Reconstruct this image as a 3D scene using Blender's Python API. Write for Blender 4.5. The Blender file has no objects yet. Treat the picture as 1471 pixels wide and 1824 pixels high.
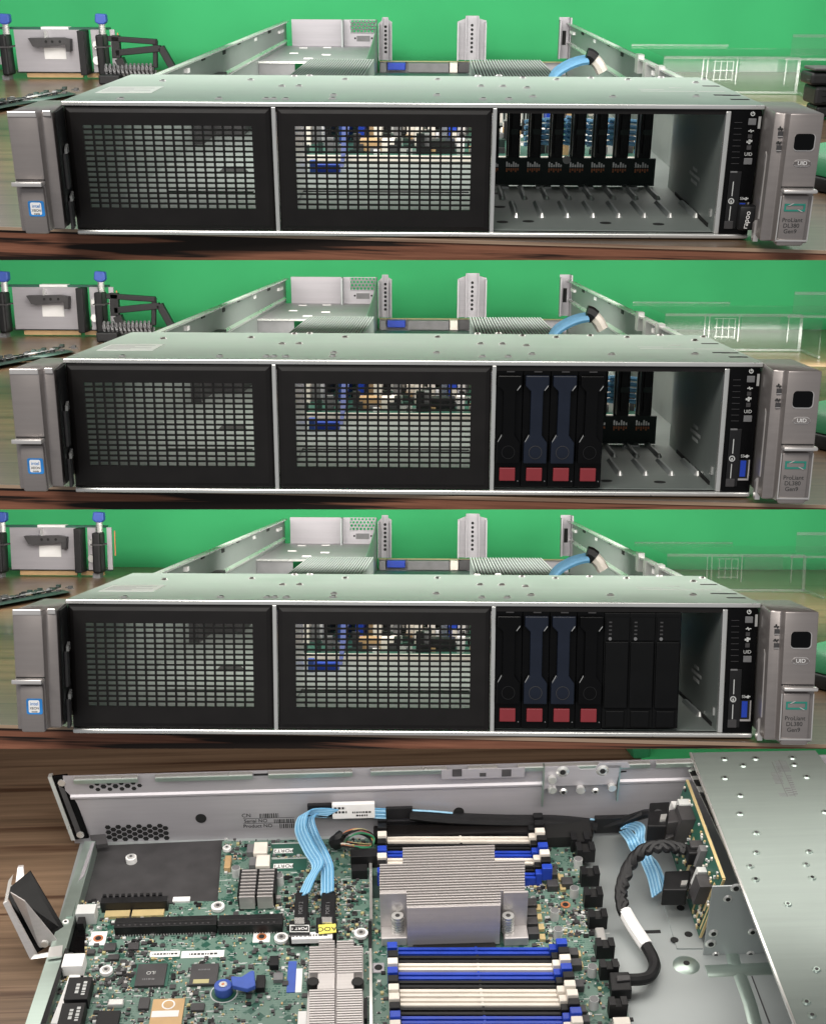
import bpy, bmesh, math, random
from mathutils import Matrix, Vector
random.seed(7)
SC = bpy.context.scene
COL = SC.collection
# ------------------------------------------------------------------ camera
FPX, PPY, CX, PW, PH = 2400.0, 1250.0, 735.5, 1471.0, 1824.0
cd = bpy.data.cameras.new('camera'); cam = bpy.data.objects.new('camera', cd); COL.objects.link(cam)
cd.sensor_fit = 'HORIZONTAL'; cd.sensor_width = 36.0; cd.lens = 36.0 * FPX / PW
cd.shift_y = (PPY - PH / 2) / PW
cd.clip_start = 0.01; cd.clip_end = 50
cam.rotation_euler = (math.radians(90), 0, 0)
SC.camera = cam
# ------------------------------------------------------------------ light
SC.view_settings.view_transform = 'Standard'; SC.view_settings.look = 'None'
SC.view_settings.exposure = 0.0; SC.view_settings.gamma = 1.0
W = bpy.data.worlds.new('World'); SC.world = W; W.use_nodes = True
W.node_tree.nodes['Background'].inputs[0].default_value = (0.95, 0.97, 1.0, 1)
W.node_tree.nodes['Background'].inputs[1].default_value = 0.32


def area(name, mat, sx, sy, power, col=(1, 0.96, 0.9)):
    l = bpy.data.lights.new(name, 'AREA'); l.shape = 'RECTANGLE'; l.size = sx; l.size_y = sy
    l.energy = power; l.color = col
    o = bpy.data.objects.new(name, l); COL.objects.link(o); o.matrix_basis = mat
    return o


def aim(p, t):
    d = Vector(t) - Vector(p)
    return Matrix.Translation(p) @ d.to_track_quat('-Z', 'Y').to_matrix().to_4x4()


area('key_lamp', aim((-0.38, -0.85, 0.80), (0, 1.0, 0.1)), 1.1, 0.6, 29)  # added key light out of view, in front of and above the sets


# ------------------------------------------------------------------ the four tabletop sets: pose of each in the world
def pose(y, p, r, tx, ty, tz, sy=1, sz=1):
    rot = Matrix.Rotation(p, 4, 'X') @ Matrix.Rotation(r, 4, 'Y') @ Matrix.Rotation(y, 4, 'Z')
    return Matrix.Translation((tx, ty, tz)) @ rot @ Matrix.Diagonal((1, sy, sz, 1))


class Stage:
    def __init__(s, M):
        s.M = M; s.I = M.inverted()

    def at(s, px, py, ax, val):
        """the point of the set's plane (axis ax = val) that a photo pixel shows, in the set's own metres"""
        d = Vector(((px - CX) / FPX, 1.0, (PPY - py) / FPX))
        o = s.I @ Vector((0, 0, 0)); e = s.I.to_3x3() @ d
        return o + e * ((val - o[ax]) / e[ax])


S1 = Stage(pose(-0.01580, 0.50445, 0.00388, -0.00095, 0.89222, 0.30853, 1.08516, 0.94419))
S2 = Stage(pose(-0.01719, 0.34686, 0.00380, -0.00112, 0.88677, 0.13671))
S3 = Stage(pose(-0.01822, 0.18197, 0.00369, -0.00125, 0.87971, -0.02189, 0.94274, 1.02312))
R4 = Matrix(((0.999373, -0.033922, -0.010143), (0.023385, 0.84751, -0.530263), (0.026583, 0.529694, 0.847772)))
S4 = Stage(Matrix.Translation((-0.3092477, 1.3009544, -0.1366002)) @ R4.to_4x4())
S0 = Stage(S1.M @ S2.M.inverted() @ S1.M)
# added fill lights, unseen under each shelf and above the top set
for sh, pw in ((S0, 5.2), (S1, 8.3), (S2, 8.8)):
    area('hidden_fill', sh.M @ Matrix.Translation((0, 0.72, -0.06)) @ Matrix.Rotation(math.radians(28), 4, 'X'), 1.2, 0.35, pw)
    area('hidden_fill', sh.M @ Matrix.Translation((0, 0.27, -0.042)), 1.2, 0.24, 3.0)
area('hidden_fill', S3.M @ Matrix.Translation((0, 0.24, -0.045)) @ Matrix.Rotation(math.radians(38), 4, 'X'), 1.1, 0.14, 2.2)
A = S2.at
HC = 0.0858                                            # chassis height


# ------------------------------------------------------------------ materials
def s(r, g, b):
    f = lambda v: (v / 255 / 12.92) if v <= 10 else ((v / 255 + 0.055) / 1.055) ** 2.4
    return (f(r), f(g), f(b), 1)


MATS = {}


def mat(name, col, rough=0.5, metal=0.0, var=0.10, scale=40, bump=0.0, coat=0.0, spec=0.5, brush=0):
    m = bpy.data.materials.new(name); m.use_nodes = True
    nt = m.node_tree; b = nt.nodes['Principled BSDF']
    b.inputs['Roughness'].default_value = rough; b.inputs['Metallic'].default_value = metal
    b.inputs['Coat Weight'].default_value = coat; b.inputs['Specular IOR Level'].default_value = spec
    tc = nt.nodes.new('ShaderNodeTexCoord'); n = nt.nodes.new('ShaderNodeTexNoise')
    n.inputs['Scale'].default_value = scale; n.inputs['Detail'].default_value = 5
    if brush:                                              # rolled sheet: fine streaks along the length, soft smudges across
        mp = nt.nodes.new('ShaderNodeMapping'); mp.inputs['Scale'].default_value = (0.10, 2.6, 2.6)
        nt.links.new(tc.outputs['Object'], mp.inputs['Vector']); nt.links.new(mp.outputs['Vector'], n.inputs['Vector'])
        n.inputs['Scale'].default_value = scale * 4; n.inputs['Roughness'].default_value = 0.7
        ns = nt.nodes.new('ShaderNodeTexNoise'); ns.inputs['Scale'].default_value = 14; ns.inputs['Detail'].default_value = 6
        nt.links.new(tc.outputs['Object'], ns.inputs['Vector'])
    else: nt.links.new(tc.outputs['Object'], n.inputs['Vector'])
    r = nt.nodes.new('ShaderNodeValToRGB')
    r.color_ramp.elements[0].position = 0.3; r.color_ramp.elements[1].position = 0.7
    r.color_ramp.elements[0].color = tuple(c * (1 - var) for c in col[:3]) + (1,)
    r.color_ramp.elements[1].color = tuple(min(1, c * (1 + var)) for c in col[:3]) + (1,)
    nt.links.new(n.outputs['Fac'], r.inputs['Fac']); nt.links.new(r.outputs['Color'], b.inputs['Base Color'])
    mr = nt.nodes.new('ShaderNodeMapRange')
    mr.inputs['To Min'].default_value = max(0, rough - 0.08); mr.inputs['To Max'].default_value = min(1, rough + 0.08)
    nt.links.new((ns if brush else n).outputs['Fac'], mr.inputs['Value']); nt.links.new(mr.outputs['Result'], b.inputs['Roughness'])
    if bump:
        n2 = nt.nodes.new('ShaderNodeTexNoise'); n2.inputs['Scale'].default_value = scale * 12
        nt.links.new(tc.outputs['Object'], n2.inputs['Vector'])
        bp = nt.nodes.new('ShaderNodeBump'); bp.inputs['Strength'].default_value = bump; bp.inputs['Distance'].default_value = 0.0006
        nt.links.new(n2.outputs['Fac'], bp.inputs['Height']); nt.links.new(bp.outputs['Normal'], b.inputs['Normal'])
    MATS[name] = m
    return m


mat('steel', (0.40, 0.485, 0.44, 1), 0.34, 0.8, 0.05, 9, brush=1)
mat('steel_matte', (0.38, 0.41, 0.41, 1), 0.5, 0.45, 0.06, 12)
mat('steel_shaded', (0.27, 0.302, 0.288, 1), 0.5, 0.4, 0.04, 12, brush=1)  # darker copy of the steel, interior shade put into its colour
mat('steel_bright', (0.72, 0.72, 0.70, 1), 0.28, 0.7, 0.05, 20)
mat('zinc', (0.42, 0.405, 0.43, 1), 0.46, 0.45, 0.06, 15, brush=1)
mat('ear_metal', (0.30, 0.27, 0.26, 1), 0.34, 0.55, 0.06, 30, bump=0.03, brush=1)
mat('ear_edge', (0.72, 0.69, 0.67, 1), 0.3, 0.7, 0.05, 30)  # lighter ear metal, also paints highlights on top edges and lips
mat('aluminium', (0.56, 0.53, 0.52, 1), 0.4, 0.5, 0.06, 40, brush=1)
mat('black_powder', (0.006, 0.0048, 0.0047, 1), 0.48, 0.0, 0.15, 60, bump=0.05, spec=0.3)
mat('black_gloss', (0.002, 0.002, 0.0023, 1), 0.25, 0.0, 0.2, 60, spec=0.16)
mat('black_plastic', (0.008, 0.008, 0.009, 1), 0.5, 0.0, 0.25, 80, bump=0.08, spec=0.35)
mat('steel_top', (0.27, 0.315, 0.292, 1), 0.50, 0.45, 0.05, 12, brush=1)
mat('filler_black', (0.003, 0.0032, 0.0036, 1), 0.5, 0.0, 0.2, 60, spec=0.15)
mat('ribbon_pale', (0.30, 0.55, 0.74, 1), 0.5)
mat('black_dark', (0.006, 0.006, 0.006, 1), 0.75)
mat('dark_grey', (0.05, 0.048, 0.05, 1), 0.5, 0.1, 0.2, 60)
mat('mid_grey', (0.17, 0.17, 0.175, 1), 0.5, 0.2, 0.15, 60)
mat('navy', (0.008, 0.012, 0.024, 1), 0.35, 0.0, 0.15, 60, spec=0.3)
mat('red_latch', (0.24, 0.022, 0.03, 1), 0.45, 0.0, 0.1, 60)
mat('blue', (0.012, 0.05, 0.42, 1), 0.4, 0.0, 0.15, 60)
mat('blue_dark', (0.012, 0.035, 0.17, 1), 0.45, 0.0, 0.15, 60)
mat('lever_blue', (0.045, 0.10, 0.42, 1), 0.5, 0.0, 0.12, 60)
mat('ribbon', (0.12, 0.33, 0.54, 1), 0.45, 0.0, 0.15, 60)
mat('ivory', (0.80, 0.74, 0.66, 1), 0.45, 0.0, 0.06, 60)
mat('white', (0.84, 0.83, 0.82, 1), 0.55, 0.0, 0.04, 60)
mat('print', (0.55, 0.56, 0.55, 1), 0.6, 0.0, 0.04, 60)
mat('paper', (0.92, 0.92, 0.90, 1), 0.3, 0, 0.02, 60, spec=0.8)
mat('ink', (0.03, 0.03, 0.03, 1), 0.7)
mat('tan', (0.55, 0.36, 0.18, 1), 0.45, 0.2, 0.1, 60)
mat('gold', (0.70, 0.55, 0.28, 1), 0.4, 0.4, 0.1, 60)
mat('copper', (0.60, 0.22, 0.10, 1), 0.4, 0.4, 0.1, 60)
mat('yellow', (0.75, 0.66, 0.12, 1), 0.5)
mat('teal', (0.02, 0.22, 0.17, 1), 0.45)
mat('sticker_blue', (0.02, 0.20, 0.55, 1), 0.4, 0, 0.3, 90)
mat('pcb_plain', (0.022, 0.10, 0.07, 1), 0.45, 0.0, 0.2, 30)
mat('pcb_dark', (0.012, 0.03, 0.024, 1), 0.5, 0.0, 0.2, 30)
mat('green_plastic', (0.025, 0.20, 0.085, 1), 0.5, 0.0, 0.08, 10)
mat('board_edge', (0.45, 0.40, 0.20, 1), 0.5)


def cloth_mat():
    m = mat('green_cloth', (0.058, 0.47, 0.17, 1), 0.85, 0, 0.17, 2.4, bump=0.12, spec=0.2)
    return m


cloth_mat()


def wood_mat(name, dark, light, streak, rough, sx=1.0, spec=0.5, coat=0.0, ang=0.0, thr=0.62, sz=150, yy=55):
    m = bpy.data.materials.new(name); m.use_nodes = True; nt = m.node_tree; b = nt.nodes['Principled BSDF']
    b.inputs['Roughness'].default_value = rough; b.inputs['Specular IOR Level'].default_value = spec
    b.inputs['Coat Weight'].default_value = coat; b.inputs['Coat Roughness'].default_value = 0.12
    tc = nt.nodes.new('ShaderNodeTexCoord'); mp = nt.nodes.new('ShaderNodeMapping')
    mp.inputs['Scale'].default_value = (3.0 * sx, yy, sz); mp.inputs['Rotation'].default_value = (0, 0, ang)
    nt.links.new(tc.outputs['Object'], mp.inputs['Vector'])
    n = nt.nodes.new('ShaderNodeTexNoise'); n.inputs['Scale'].default_value = 1.0; n.inputs['Detail'].default_value = 7
    n.inputs['Roughness'].default_value = 0.65; n.inputs['Distortion'].default_value = 0.35
    nt.links.new(mp.outputs['Vector'], n.inputs['Vector'])
    r = nt.nodes.new('ShaderNodeValToRGB'); e = r.color_ramp.elements
    e[0].position = 0.30; e[0].color = dark; e[1].position = 0.70; e[1].color = light
    nt.links.new(n.outputs['Fac'], r.inputs['Fac'])
    n2 = nt.nodes.new('ShaderNodeTexNoise'); n2.inputs['Scale'].default_value = 0.55; n2.inputs['Detail'].default_value = 4
    n2.inputs['Distortion'].default_value = 0.6
    nt.links.new(mp.outputs['Vector'], n2.inputs['Vector'])
    r2 = nt.nodes.new('ShaderNodeValToRGB'); e2 = r2.color_ramp.elements
    e2[0].position = thr - 0.05; e2[0].color = (0, 0, 0, 1); e2[1].position = thr + 0.03; e2[1].color = (1, 1, 1, 1)
    nt.links.new(n2.outputs['Fac'], r2.inputs['Fac'])
    mx = nt.nodes.new('ShaderNodeMix'); mx.data_type = 'RGBA'
    nt.links.new(r2.outputs['Color'], mx.inputs[0]); nt.links.new(r.outputs['Color'], mx.inputs[6])
    mx.inputs[7].default_value = streak
    nt.links.new(mx.outputs[2], b.inputs['Base Color'])
    MATS[name] = m


wood_mat('wood_top', (0.085, 0.048, 0.026, 1), (0.20, 0.125, 0.07, 1), (0.07, 0.04, 0.022, 1), 0.32, spec=0.6, coat=0.18, yy=110)
wood_mat('wood_edge', (0.12, 0.045, 0.026, 1), (0.30, 0.125, 0.075, 1), (0.012, 0.006, 0.004, 1), 0.5, spec=0.25, thr=0.57, sx=2.2, sz=270)
wood_mat('wood_brown', (0.108, 0.070, 0.044, 1), (0.255, 0.168, 0.108, 1), (0.075, 0.040, 0.024, 1), 0.42, spec=0.4, thr=0.6, yy=125)
wood_mat('wood_trim', (0.30, 0.20, 0.13, 1), (0.45, 0.33, 0.24, 1), (0.2, 0.12, 0.08, 1), 0.3)


def clear_mat():
    m = bpy.data.materials.new('clear_plastic'); m.use_nodes = True; nt = m.node_tree
    nt.nodes.remove(nt.nodes['Principled BSDF'])
    t = nt.nodes.new('ShaderNodeBsdfTransparent'); t.inputs[0].default_value = (0.93, 0.95, 0.94, 1)
    g = nt.nodes.new('ShaderNodeBsdfGlossy'); g.inputs['Roughness'].default_value = 0.12
    d = nt.nodes.new('ShaderNodeBsdfDiffuse'); d.inputs[0].default_value = (0.6, 0.65, 0.62, 1)
    a = nt.nodes.new('ShaderNodeMixShader'); a.inputs[0].default_value = 0.25
    nt.links.new(g.outputs[0], a.inputs[1]); nt.links.new(d.outputs[0], a.inputs[2])
    x = nt.nodes.new('ShaderNodeMixShader'); x.inputs[0].default_value = 0.045
    nt.links.new(t.outputs[0], x.inputs[1]); nt.links.new(a.outputs[0], x.inputs[2])
    nt.links.new(x.outputs[0], nt.nodes['Material Output'].inputs['Surface'])
    MATS['clear_plastic'] = m
    m2 = m.copy(); m2.name = 'clear_edge'
    for n in m2.node_tree.nodes:
        if n.type == 'MIX_SHADER' and abs(n.inputs[0].default_value - 0.045) < 1e-4: n.inputs[0].default_value = 0.2
    MATS['clear_edge'] = m2


clear_mat()


def pcb_mat():
    m = bpy.data.materials.new('pcb'); m.use_nodes = True; nt = m.node_tree; b = nt.nodes['Principled BSDF']
    b.inputs['Roughness'].default_value = 0.4
    tc = nt.nodes.new('ShaderNodeTexCoord')
    v = nt.nodes.new('ShaderNodeTexVoronoi'); v.distance = 'MANHATTAN'; v.feature = 'F1'
    v.inputs['Scale'].default_value = 130
    nt.links.new(tc.outputs['Object'], v.inputs['Vector'])
    br = nt.nodes.new('ShaderNodeTexBrick'); br.inputs['Scale'].default_value = 95
    br.inputs['Mortar Size'].default_value = 0.05; br.offset = 0.37; br.squash = 0.6; br.squash_frequency = 3
    br.inputs['Color1'].default_value = (0, 0, 0, 1); br.inputs['Color2'].default_value = (0.25, 0.25, 0.25, 1)
    br.inputs['Mortar'].default_value = (1, 1, 1, 1)
    nt.links.new(tc.outputs['Object'], br.inputs['Vector'])
    gt = nt.nodes.new('ShaderNodeMath'); gt.operation = 'GREATER_THAN'; gt.inputs[1].default_value = 0.62
    nt.links.new(v.outputs['Distance'], gt.inputs[0])
    n = nt.nodes.new('ShaderNodeTexNoise'); n.inputs['Scale'].default_value = 26; n.inputs['Detail'].default_value = 3
    nt.links.new(tc.outputs['Object'], n.inputs['Vector'])
    r = nt.nodes.new('ShaderNodeValToRGB'); r.color_ramp.elements[0].position = 0.44; r.color_ramp.elements[1].position = 0.53
    nt.links.new(n.outputs['Fac'], r.inputs['Fac'])
    mu = nt.nodes.new('ShaderNodeMath'); mu.operation = 'MULTIPLY'
    nt.links.new(r.outputs['Color'], mu.inputs[0]); nt.links.new(br.outputs['Color'], mu.inputs[1])
    mxm = nt.nodes.new('ShaderNodeMath'); mxm.operation = 'MAXIMUM'
    g2 = nt.nodes.new('ShaderNodeMath'); g2.operation = 'MULTIPLY'; g2.inputs[1].default_value = 0.8
    nt.links.new(gt.outputs[0], g2.inputs[0])
    nt.links.new(mu.outputs[0], mxm.inputs[0]); nt.links.new(g2.outputs[0], mxm.inputs[1])
    mx = nt.nodes.new('ShaderNodeMix'); mx.data_type = 'RGBA'
    nt.links.new(mxm.outputs[0], mx.inputs[0])
    mx.inputs[6].default_value = (0.014, 0.078, 0.054, 1); mx.inputs[7].default_value = (0.14, 0.225, 0.185, 1)
    nt.links.new(mx.outputs[2], b.inputs['Base Color'])
    MATS['pcb'] = m


pcb_mat()


# ------------------------------------------------------------------ mesh helpers
class MB:
    def __init__(s, m='steel'):
        s.v = []; s.f = []; s.mi = []; s.m = m

    def face(s, pts, m=None):
        i = len(s.v); s.v += [tuple(p) for p in pts]; s.f.append(tuple(range(i, i + len(pts)))); s.mi.append(m or s.m); return s

    def box(s, x0, x1, y0, y1, z0, z1, m=None, top=None):
        i = len(s.v)
        s.v += [(x0, y0, z0), (x1, y0, z0), (x1, y1, z0), (x0, y1, z0), (x0, y0, z1), (x1, y0, z1), (x1, y1, z1), (x0, y1, z1)]
        for k, q in enumerate(((3, 2, 1, 0), (4, 5, 6, 7), (0, 1, 5, 4), (1, 2, 6, 5), (2, 3, 7, 6), (3, 0, 4, 7))):
            s.f.append(tuple(i + j for j in q)); s.mi.append(top if (top and k == 1) else (m or s.m))
        return s

    def loft(s, a, b, m=None, cap=True):
        """two loops of points with the same count: a solid between them"""
        i = len(s.v); n = len(a); s.v += [tuple(p) for p in a] + [tuple(p) for p in b]
        for k in range(n):
            l = (k + 1) % n
            s.f.append((i + k, i + l, i + n + l, i + n + k)); s.mi.append(m or s.m)
        if cap:
            s.f.append(tuple(i + k for k in reversed(range(n)))); s.f.append(tuple(i + n + k for k in range(n))); s.mi += [m or s.m] * 2
        return s

    def prism(s, poly, ax, a, b, m=None):
        def P(p, v):
            q = list(p); q.insert(ax, v); return q
        return s.loft([P(p, a) for p in poly], [P(p, b) for p in poly], m)

    def cyl(s, c, ax, r, h, n=14, m=None, r2=None):
        c = Vector(c); u = Vector((0, 0, 0)); w = Vector((0, 0, 0)); u[(ax + 1) % 3] = 1; w[(ax + 2) % 3] = 1
        d = Vector((0, 0, 0)); d[ax] = h; r2 = r if r2 is None else r2
        L = [c + u * math.cos(t) * r + w * math.sin(t) * r for t in [2 * math.pi * k / n for k in range(n)]]
        U = [c + d + u * math.cos(t) * r2 + w * math.sin(t) * r2 for t in [2 * math.pi * k / n for k in range(n)]]
        return s.loft(L, U, m)

    def tube(s, pts, r, n=8, m=None, flat=1.0, up=(0, 0, 1)):
        pts = [Vector(p) for p in pts]; rings = []
        for k, p in enumerate(pts):
            t = (pts[min(k + 1, len(pts) - 1)] - pts[max(k - 1, 0)]).normalized()
            a = t.cross(Vector(up));
            if a.length < 1e-5: a = t.cross(Vector((1, 0.1, 0)))
            a.normalize(); b = a.cross(t).normalized()
            rings.append([p + a * math.cos(q) * r + b * math.sin(q) * r * flat for q in [2 * math.pi * j / n for j in range(n)]])
        i = len(s.v)
        for R in rings: s.v += [tuple(p) for p in R]
        for k in range(len(rings) - 1):
            for j in range(n):
                l = (j + 1) % n
                s.f.append((i + k * n + j, i + k * n + l, i + (k + 1) * n + l, i + (k + 1) * n + j)); s.mi.append(m or s.m)
        s.f.append(tuple(i + j for j in reversed(range(n)))); s.f.append(tuple(i + (len(rings) - 1) * n + j for j in range(n))); s.mi += [m or s.m] * 2
        return s

    def mesh(s, name, off=(0, 0, 0), bevel=0, smooth=False, seg=2):
        me = bpy.data.meshes.new(name); o = Vector(off)
        me.from_pydata([tuple(Vector(v) - o) for v in s.v], [], s.f)
        names = []
        for n in s.mi:
            if n not in names: names.append(n)
        for n in names: me.materials.append(MATS[n])
        for p, n in zip(me.polygons, s.mi): p.material_index = names.index(n)
        bm = bmesh.new(); bm.from_mesh(me)
        bmesh.ops.recalc_face_normals(bm, faces=bm.faces)
        if bevel:
            ed = [e for e in bm.edges if len(e.link_faces) == 2 and e.calc_face_angle(0) > 0.5]
            bmesh.ops.bevel(bm, geom=ed, offset=bevel, segments=seg, affect='EDGES', profile=0.5, clamp_overlap=True)
        bm.to_mesh(me); bm.free()
        if smooth:
            for p in me.polygons: p.use_smooth = True
            try: me.set_sharp_from_angle(angle=math.radians(35))
            except Exception: pass
        return me


ORG = {}


def thing(name, label, cat, st, loc=(0, 0, 0), group=None):
    o = bpy.data.objects.new(name, None); COL.objects.link(o); o.empty_display_size = 0.02
    o.matrix_basis = st.M @ Matrix.Translation(loc)
    o['label'] = label; o['category'] = cat
    if group: o['group'] = group
    ORG[o.name] = Vector(loc)
    return o


def part(name, mb, parent, label=None, kind=None, bevel=0, smooth=False, seg=2):
    off = ORG[parent.name]
    o = bpy.data.objects.new(name, mb.mesh(name, off, bevel, smooth, seg)); COL.objects.link(o)
    o.parent = parent; ORG[o.name] = off
    if label: o['label'] = label
    if kind: o['kind'] = kind
    return o


def inst(name, me, parent, loc, rotz=0):
    o = bpy.data.objects.new(name, me); COL.objects.link(o); o.parent = parent
    o.location = Vector(loc) - ORG[parent.name]; o.rotation_euler = (0, 0, rotz); ORG[o.name] = ORG[parent.name]
    return o


def solo(name, mb, st, label=None, cat=None, kind=None, bevel=0, smooth=False, group=None):
    o = bpy.data.objects.new(name, mb.mesh(name, (0, 0, 0), bevel, smooth)); COL.objects.link(o); o.matrix_basis = st.M
    if label: o['label'] = label
    if cat: o['category'] = cat
    if kind: o['kind'] = kind
    if group: o['group'] = group
    return o


def text(name, txt, parent, loc, size, m, rot=(math.pi / 2, 0, 0), align='CENTER', sx=1.0, depth=0.00008):
    if txt.startswith('~'):                                # print too small to read in the photograph: rows of short dashes
        rows = txt[1:].split('/'); b = MB(m); rg = random.Random(len(txt)); dz = size * 1.05
        for k, n in enumerate(rows):
            x = -float(n) * size * .5; e = -x; y = ((len(rows) - 1) / 2 - k) * dz
            while x < e:
                w = size * rg.uniform(.25, .7); b.box(x, min(x + w, e), y - size * .28, y + size * .28, -depth, depth); x += w + size * .22
        me = b.mesh(name); o = bpy.data.objects.new(name, me); COL.objects.link(o); o.parent = parent
        o.location = Vector(loc) - ORG[parent.name]; o.rotation_euler = rot; o.scale = (sx, 1, 1); ORG[o.name] = ORG[parent.name]
        return o
    c = bpy.data.curves.new(name, 'FONT'); c.body = txt; c.size = size; c.align_x = align; c.align_y = 'CENTER'
    c.extrude = depth; c.space_line = 0.9
    t = bpy.data.objects.new(name, c); COL.objects.link(t)
    dg = bpy.context.evaluated_depsgraph_get(); me = bpy.data.meshes.new_from_object(t.evaluated_get(dg))
    bpy.data.objects.remove(t); me.materials.clear(); me.materials.append(MATS[m])
    o = bpy.data.objects.new(name, me); COL.objects.link(o); o.parent = parent
    o.location = Vector(loc) - ORG[parent.name]; o.rotation_euler = rot; o.scale = (sx, 1, 1); ORG[o.name] = ORG[parent.name]
    return o


def copy_tree(o, M=None, parent=None):
    c = o.copy(); COL.objects.link(c)
    if parent: c.parent = parent
    if M is not None: c.matrix_basis = M
    for ch in list(o.children): copy_tree(ch, None, c)
    return c


def restage(o, st, label):
    c = copy_tree(o, st.M @ Matrix.Translation(ORG[o.name])); c['label'] = label; return c


# ------------------------------------------------------------------ setting of the three front-view sets
def setting(st, ltop, rtop, ybot, wtop):
    L = st.at(0, ltop, 2, -0.001); Rr = st.at(1471, rtop, 2, -0.001)
    d = (Rr - L) / (Rr.x - L.x)
    E0 = L + d * (-0.72 - L.x); E1 = L + d * (0.76 - L.x)
    def low(px, E): return min(st.at(px, ybot, 1, E.y).z, E.z - 0.0025)
    zl, zr = low(0, L), low(1471, Rr)
    zE0 = zl + (zl - zr) / (Rr.x - L.x) * (L.x - E0.x); yb = 1.44
    near = [(E0, zE0), (L, zl), (Rr, zr), (E1, E1.z - 0.0025)]
    top = [tuple(p) for p, q in near] + [(E1.x, yb, -.001), (E0.x, yb, -.001)]
    bot = [(p.x, p.y, q) for p, q in near] + [(E1.x, yb, -.0035), (E0.x, yb, -.0035)]
    b = MB('wood_top'); b.face(top); b.m = 'wood_edge'
    for tri in ((0, 5, 1), (1, 5, 4), (1, 4, 2), (2, 4, 3)): b.face([bot[i] for i in tri])
    for k in range(6):
        l = (k + 1) % 6; b.face([bot[k], bot[l], top[l], top[k]])
    t = solo('table', b, st, kind='structure')
    # pale edging along the front of the tabletop
    e = MB('wood_trim'); n = Vector((d.y, -1, 0)).normalized() * 0.0012
    a0, a1 = Vector(top[0]), Vector(top[3])
    e.loft([a0, a0 + n, a0 + n + Vector((0, 0, -.0022)), a0 + Vector((0, 0, -.0022))], [a1, a1 + n, a1 + n + Vector((0, 0, -.0022)), a1 + Vector((0, 0, -.0022))])
    o = bpy.data.objects.new('edge_strip', e.mesh('edge_strip')); COL.objects.link(o); o.parent = t
    # green cloth hung behind, a little uneven
    zt = st.at(735, wtop, 1, 1.40).z + 0.24
    b = MB('green_cloth'); NX, NZ = 60, 10
    P = {}
    for i in range(NX + 1):
        for k in range(NZ + 1):
            x = -0.72 + 1.48 * i / NX; z = -0.001 + (zt + 0.001) * k / NZ
            y = 1.385 + 0.03 * (x + 0.3) + 0.007 * math.sin(x * 9 + k * .2) + 0.004 * math.sin(x * 23 + 1.3 + .25 * k) + 0.0015 * math.sin(x * 51)
            P[i, k] = (x, y, z)
    for i in range(NX):
        for k in range(NZ): b.face([P[i, k], P[i + 1, k], P[i + 1, k + 1], P[i, k + 1]])
    o = solo('backdrop', b, st, kind='structure', smooth=False)
    me = o.data; bm = bmesh.new(); bm.from_mesh(me); bmesh.ops.remove_doubles(bm, verts=bm.verts, dist=1e-5); bmesh.ops.recalc_face_normals(bm, faces=bm.faces); bm.to_mesh(me); bm.free()
    for p in me.polygons: p.use_smooth = True
    md = o.modifiers.new('thickness', 'SOLIDIFY'); md.thickness = 0.002; md.offset = 1


setting(S1, 403, 445, 463, -14)
setting(S2, 863, 899, 907.5, 452)
setting(S3, 1291, 1326, 1334, 896)


# ------------------------------------------------------------------ server seen from the front (built once, in the middle set)
def F(px, py, y=0.0):
    p = A(px, py, 1, y); return p.x, p.z


srv = thing('server', 'x', 'server', S2)
WX = 0.2222
part('chassis_floor', MB('steel_shaded').box(-WX, WX, 0.003, 1.32, 0.0, 0.0014), srv)
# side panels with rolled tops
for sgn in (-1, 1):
    b = MB('steel_shaded')
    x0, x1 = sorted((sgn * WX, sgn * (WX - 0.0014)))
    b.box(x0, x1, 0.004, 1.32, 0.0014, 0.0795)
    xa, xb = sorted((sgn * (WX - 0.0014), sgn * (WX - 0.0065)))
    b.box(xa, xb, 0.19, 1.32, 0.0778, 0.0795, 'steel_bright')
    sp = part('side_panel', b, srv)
    # long pressed ridge, slots, pins along the wall
    r = MB('steel_bright'); xi = sgn * (WX - 0.0014)
    r.prism([(xi, 0.046), (xi - sgn * .003, 0.0485), (xi - sgn * .003, 0.050), (xi, 0.0525)], 1, 0.22, 1.30) if False else \
        r.loft([(xi, .22, .046), (xi - sgn * .003, .22, .0485), (xi - sgn * .003, .22, .050), (xi, .22, .0525)],
               [(xi, 1.30, .046), (xi - sgn * .003, 1.30, .0485), (xi - sgn * .003, 1.30, .050), (xi, 1.30, .0525)])
    part('ridge', r, sp)
    for k, (y, z, w) in enumerate(((0.42, .070, .012), (0.52, .074, .02), (0.66, .071, .018), (.78, .0745, .02), (.93, .070, .022), (1.08, .072, .03), (1.2, .066, .05))):
        q = MB('white' if k in (0, 4, 6) else 'black_dark').box(*sorted((xi, xi - sgn * (.0035 if k in (0, 6) else .0008))), y, y + w, z, z + .004)
        part('tab' if k in (0, 4, 6) else 'slot', q, sp)
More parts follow.
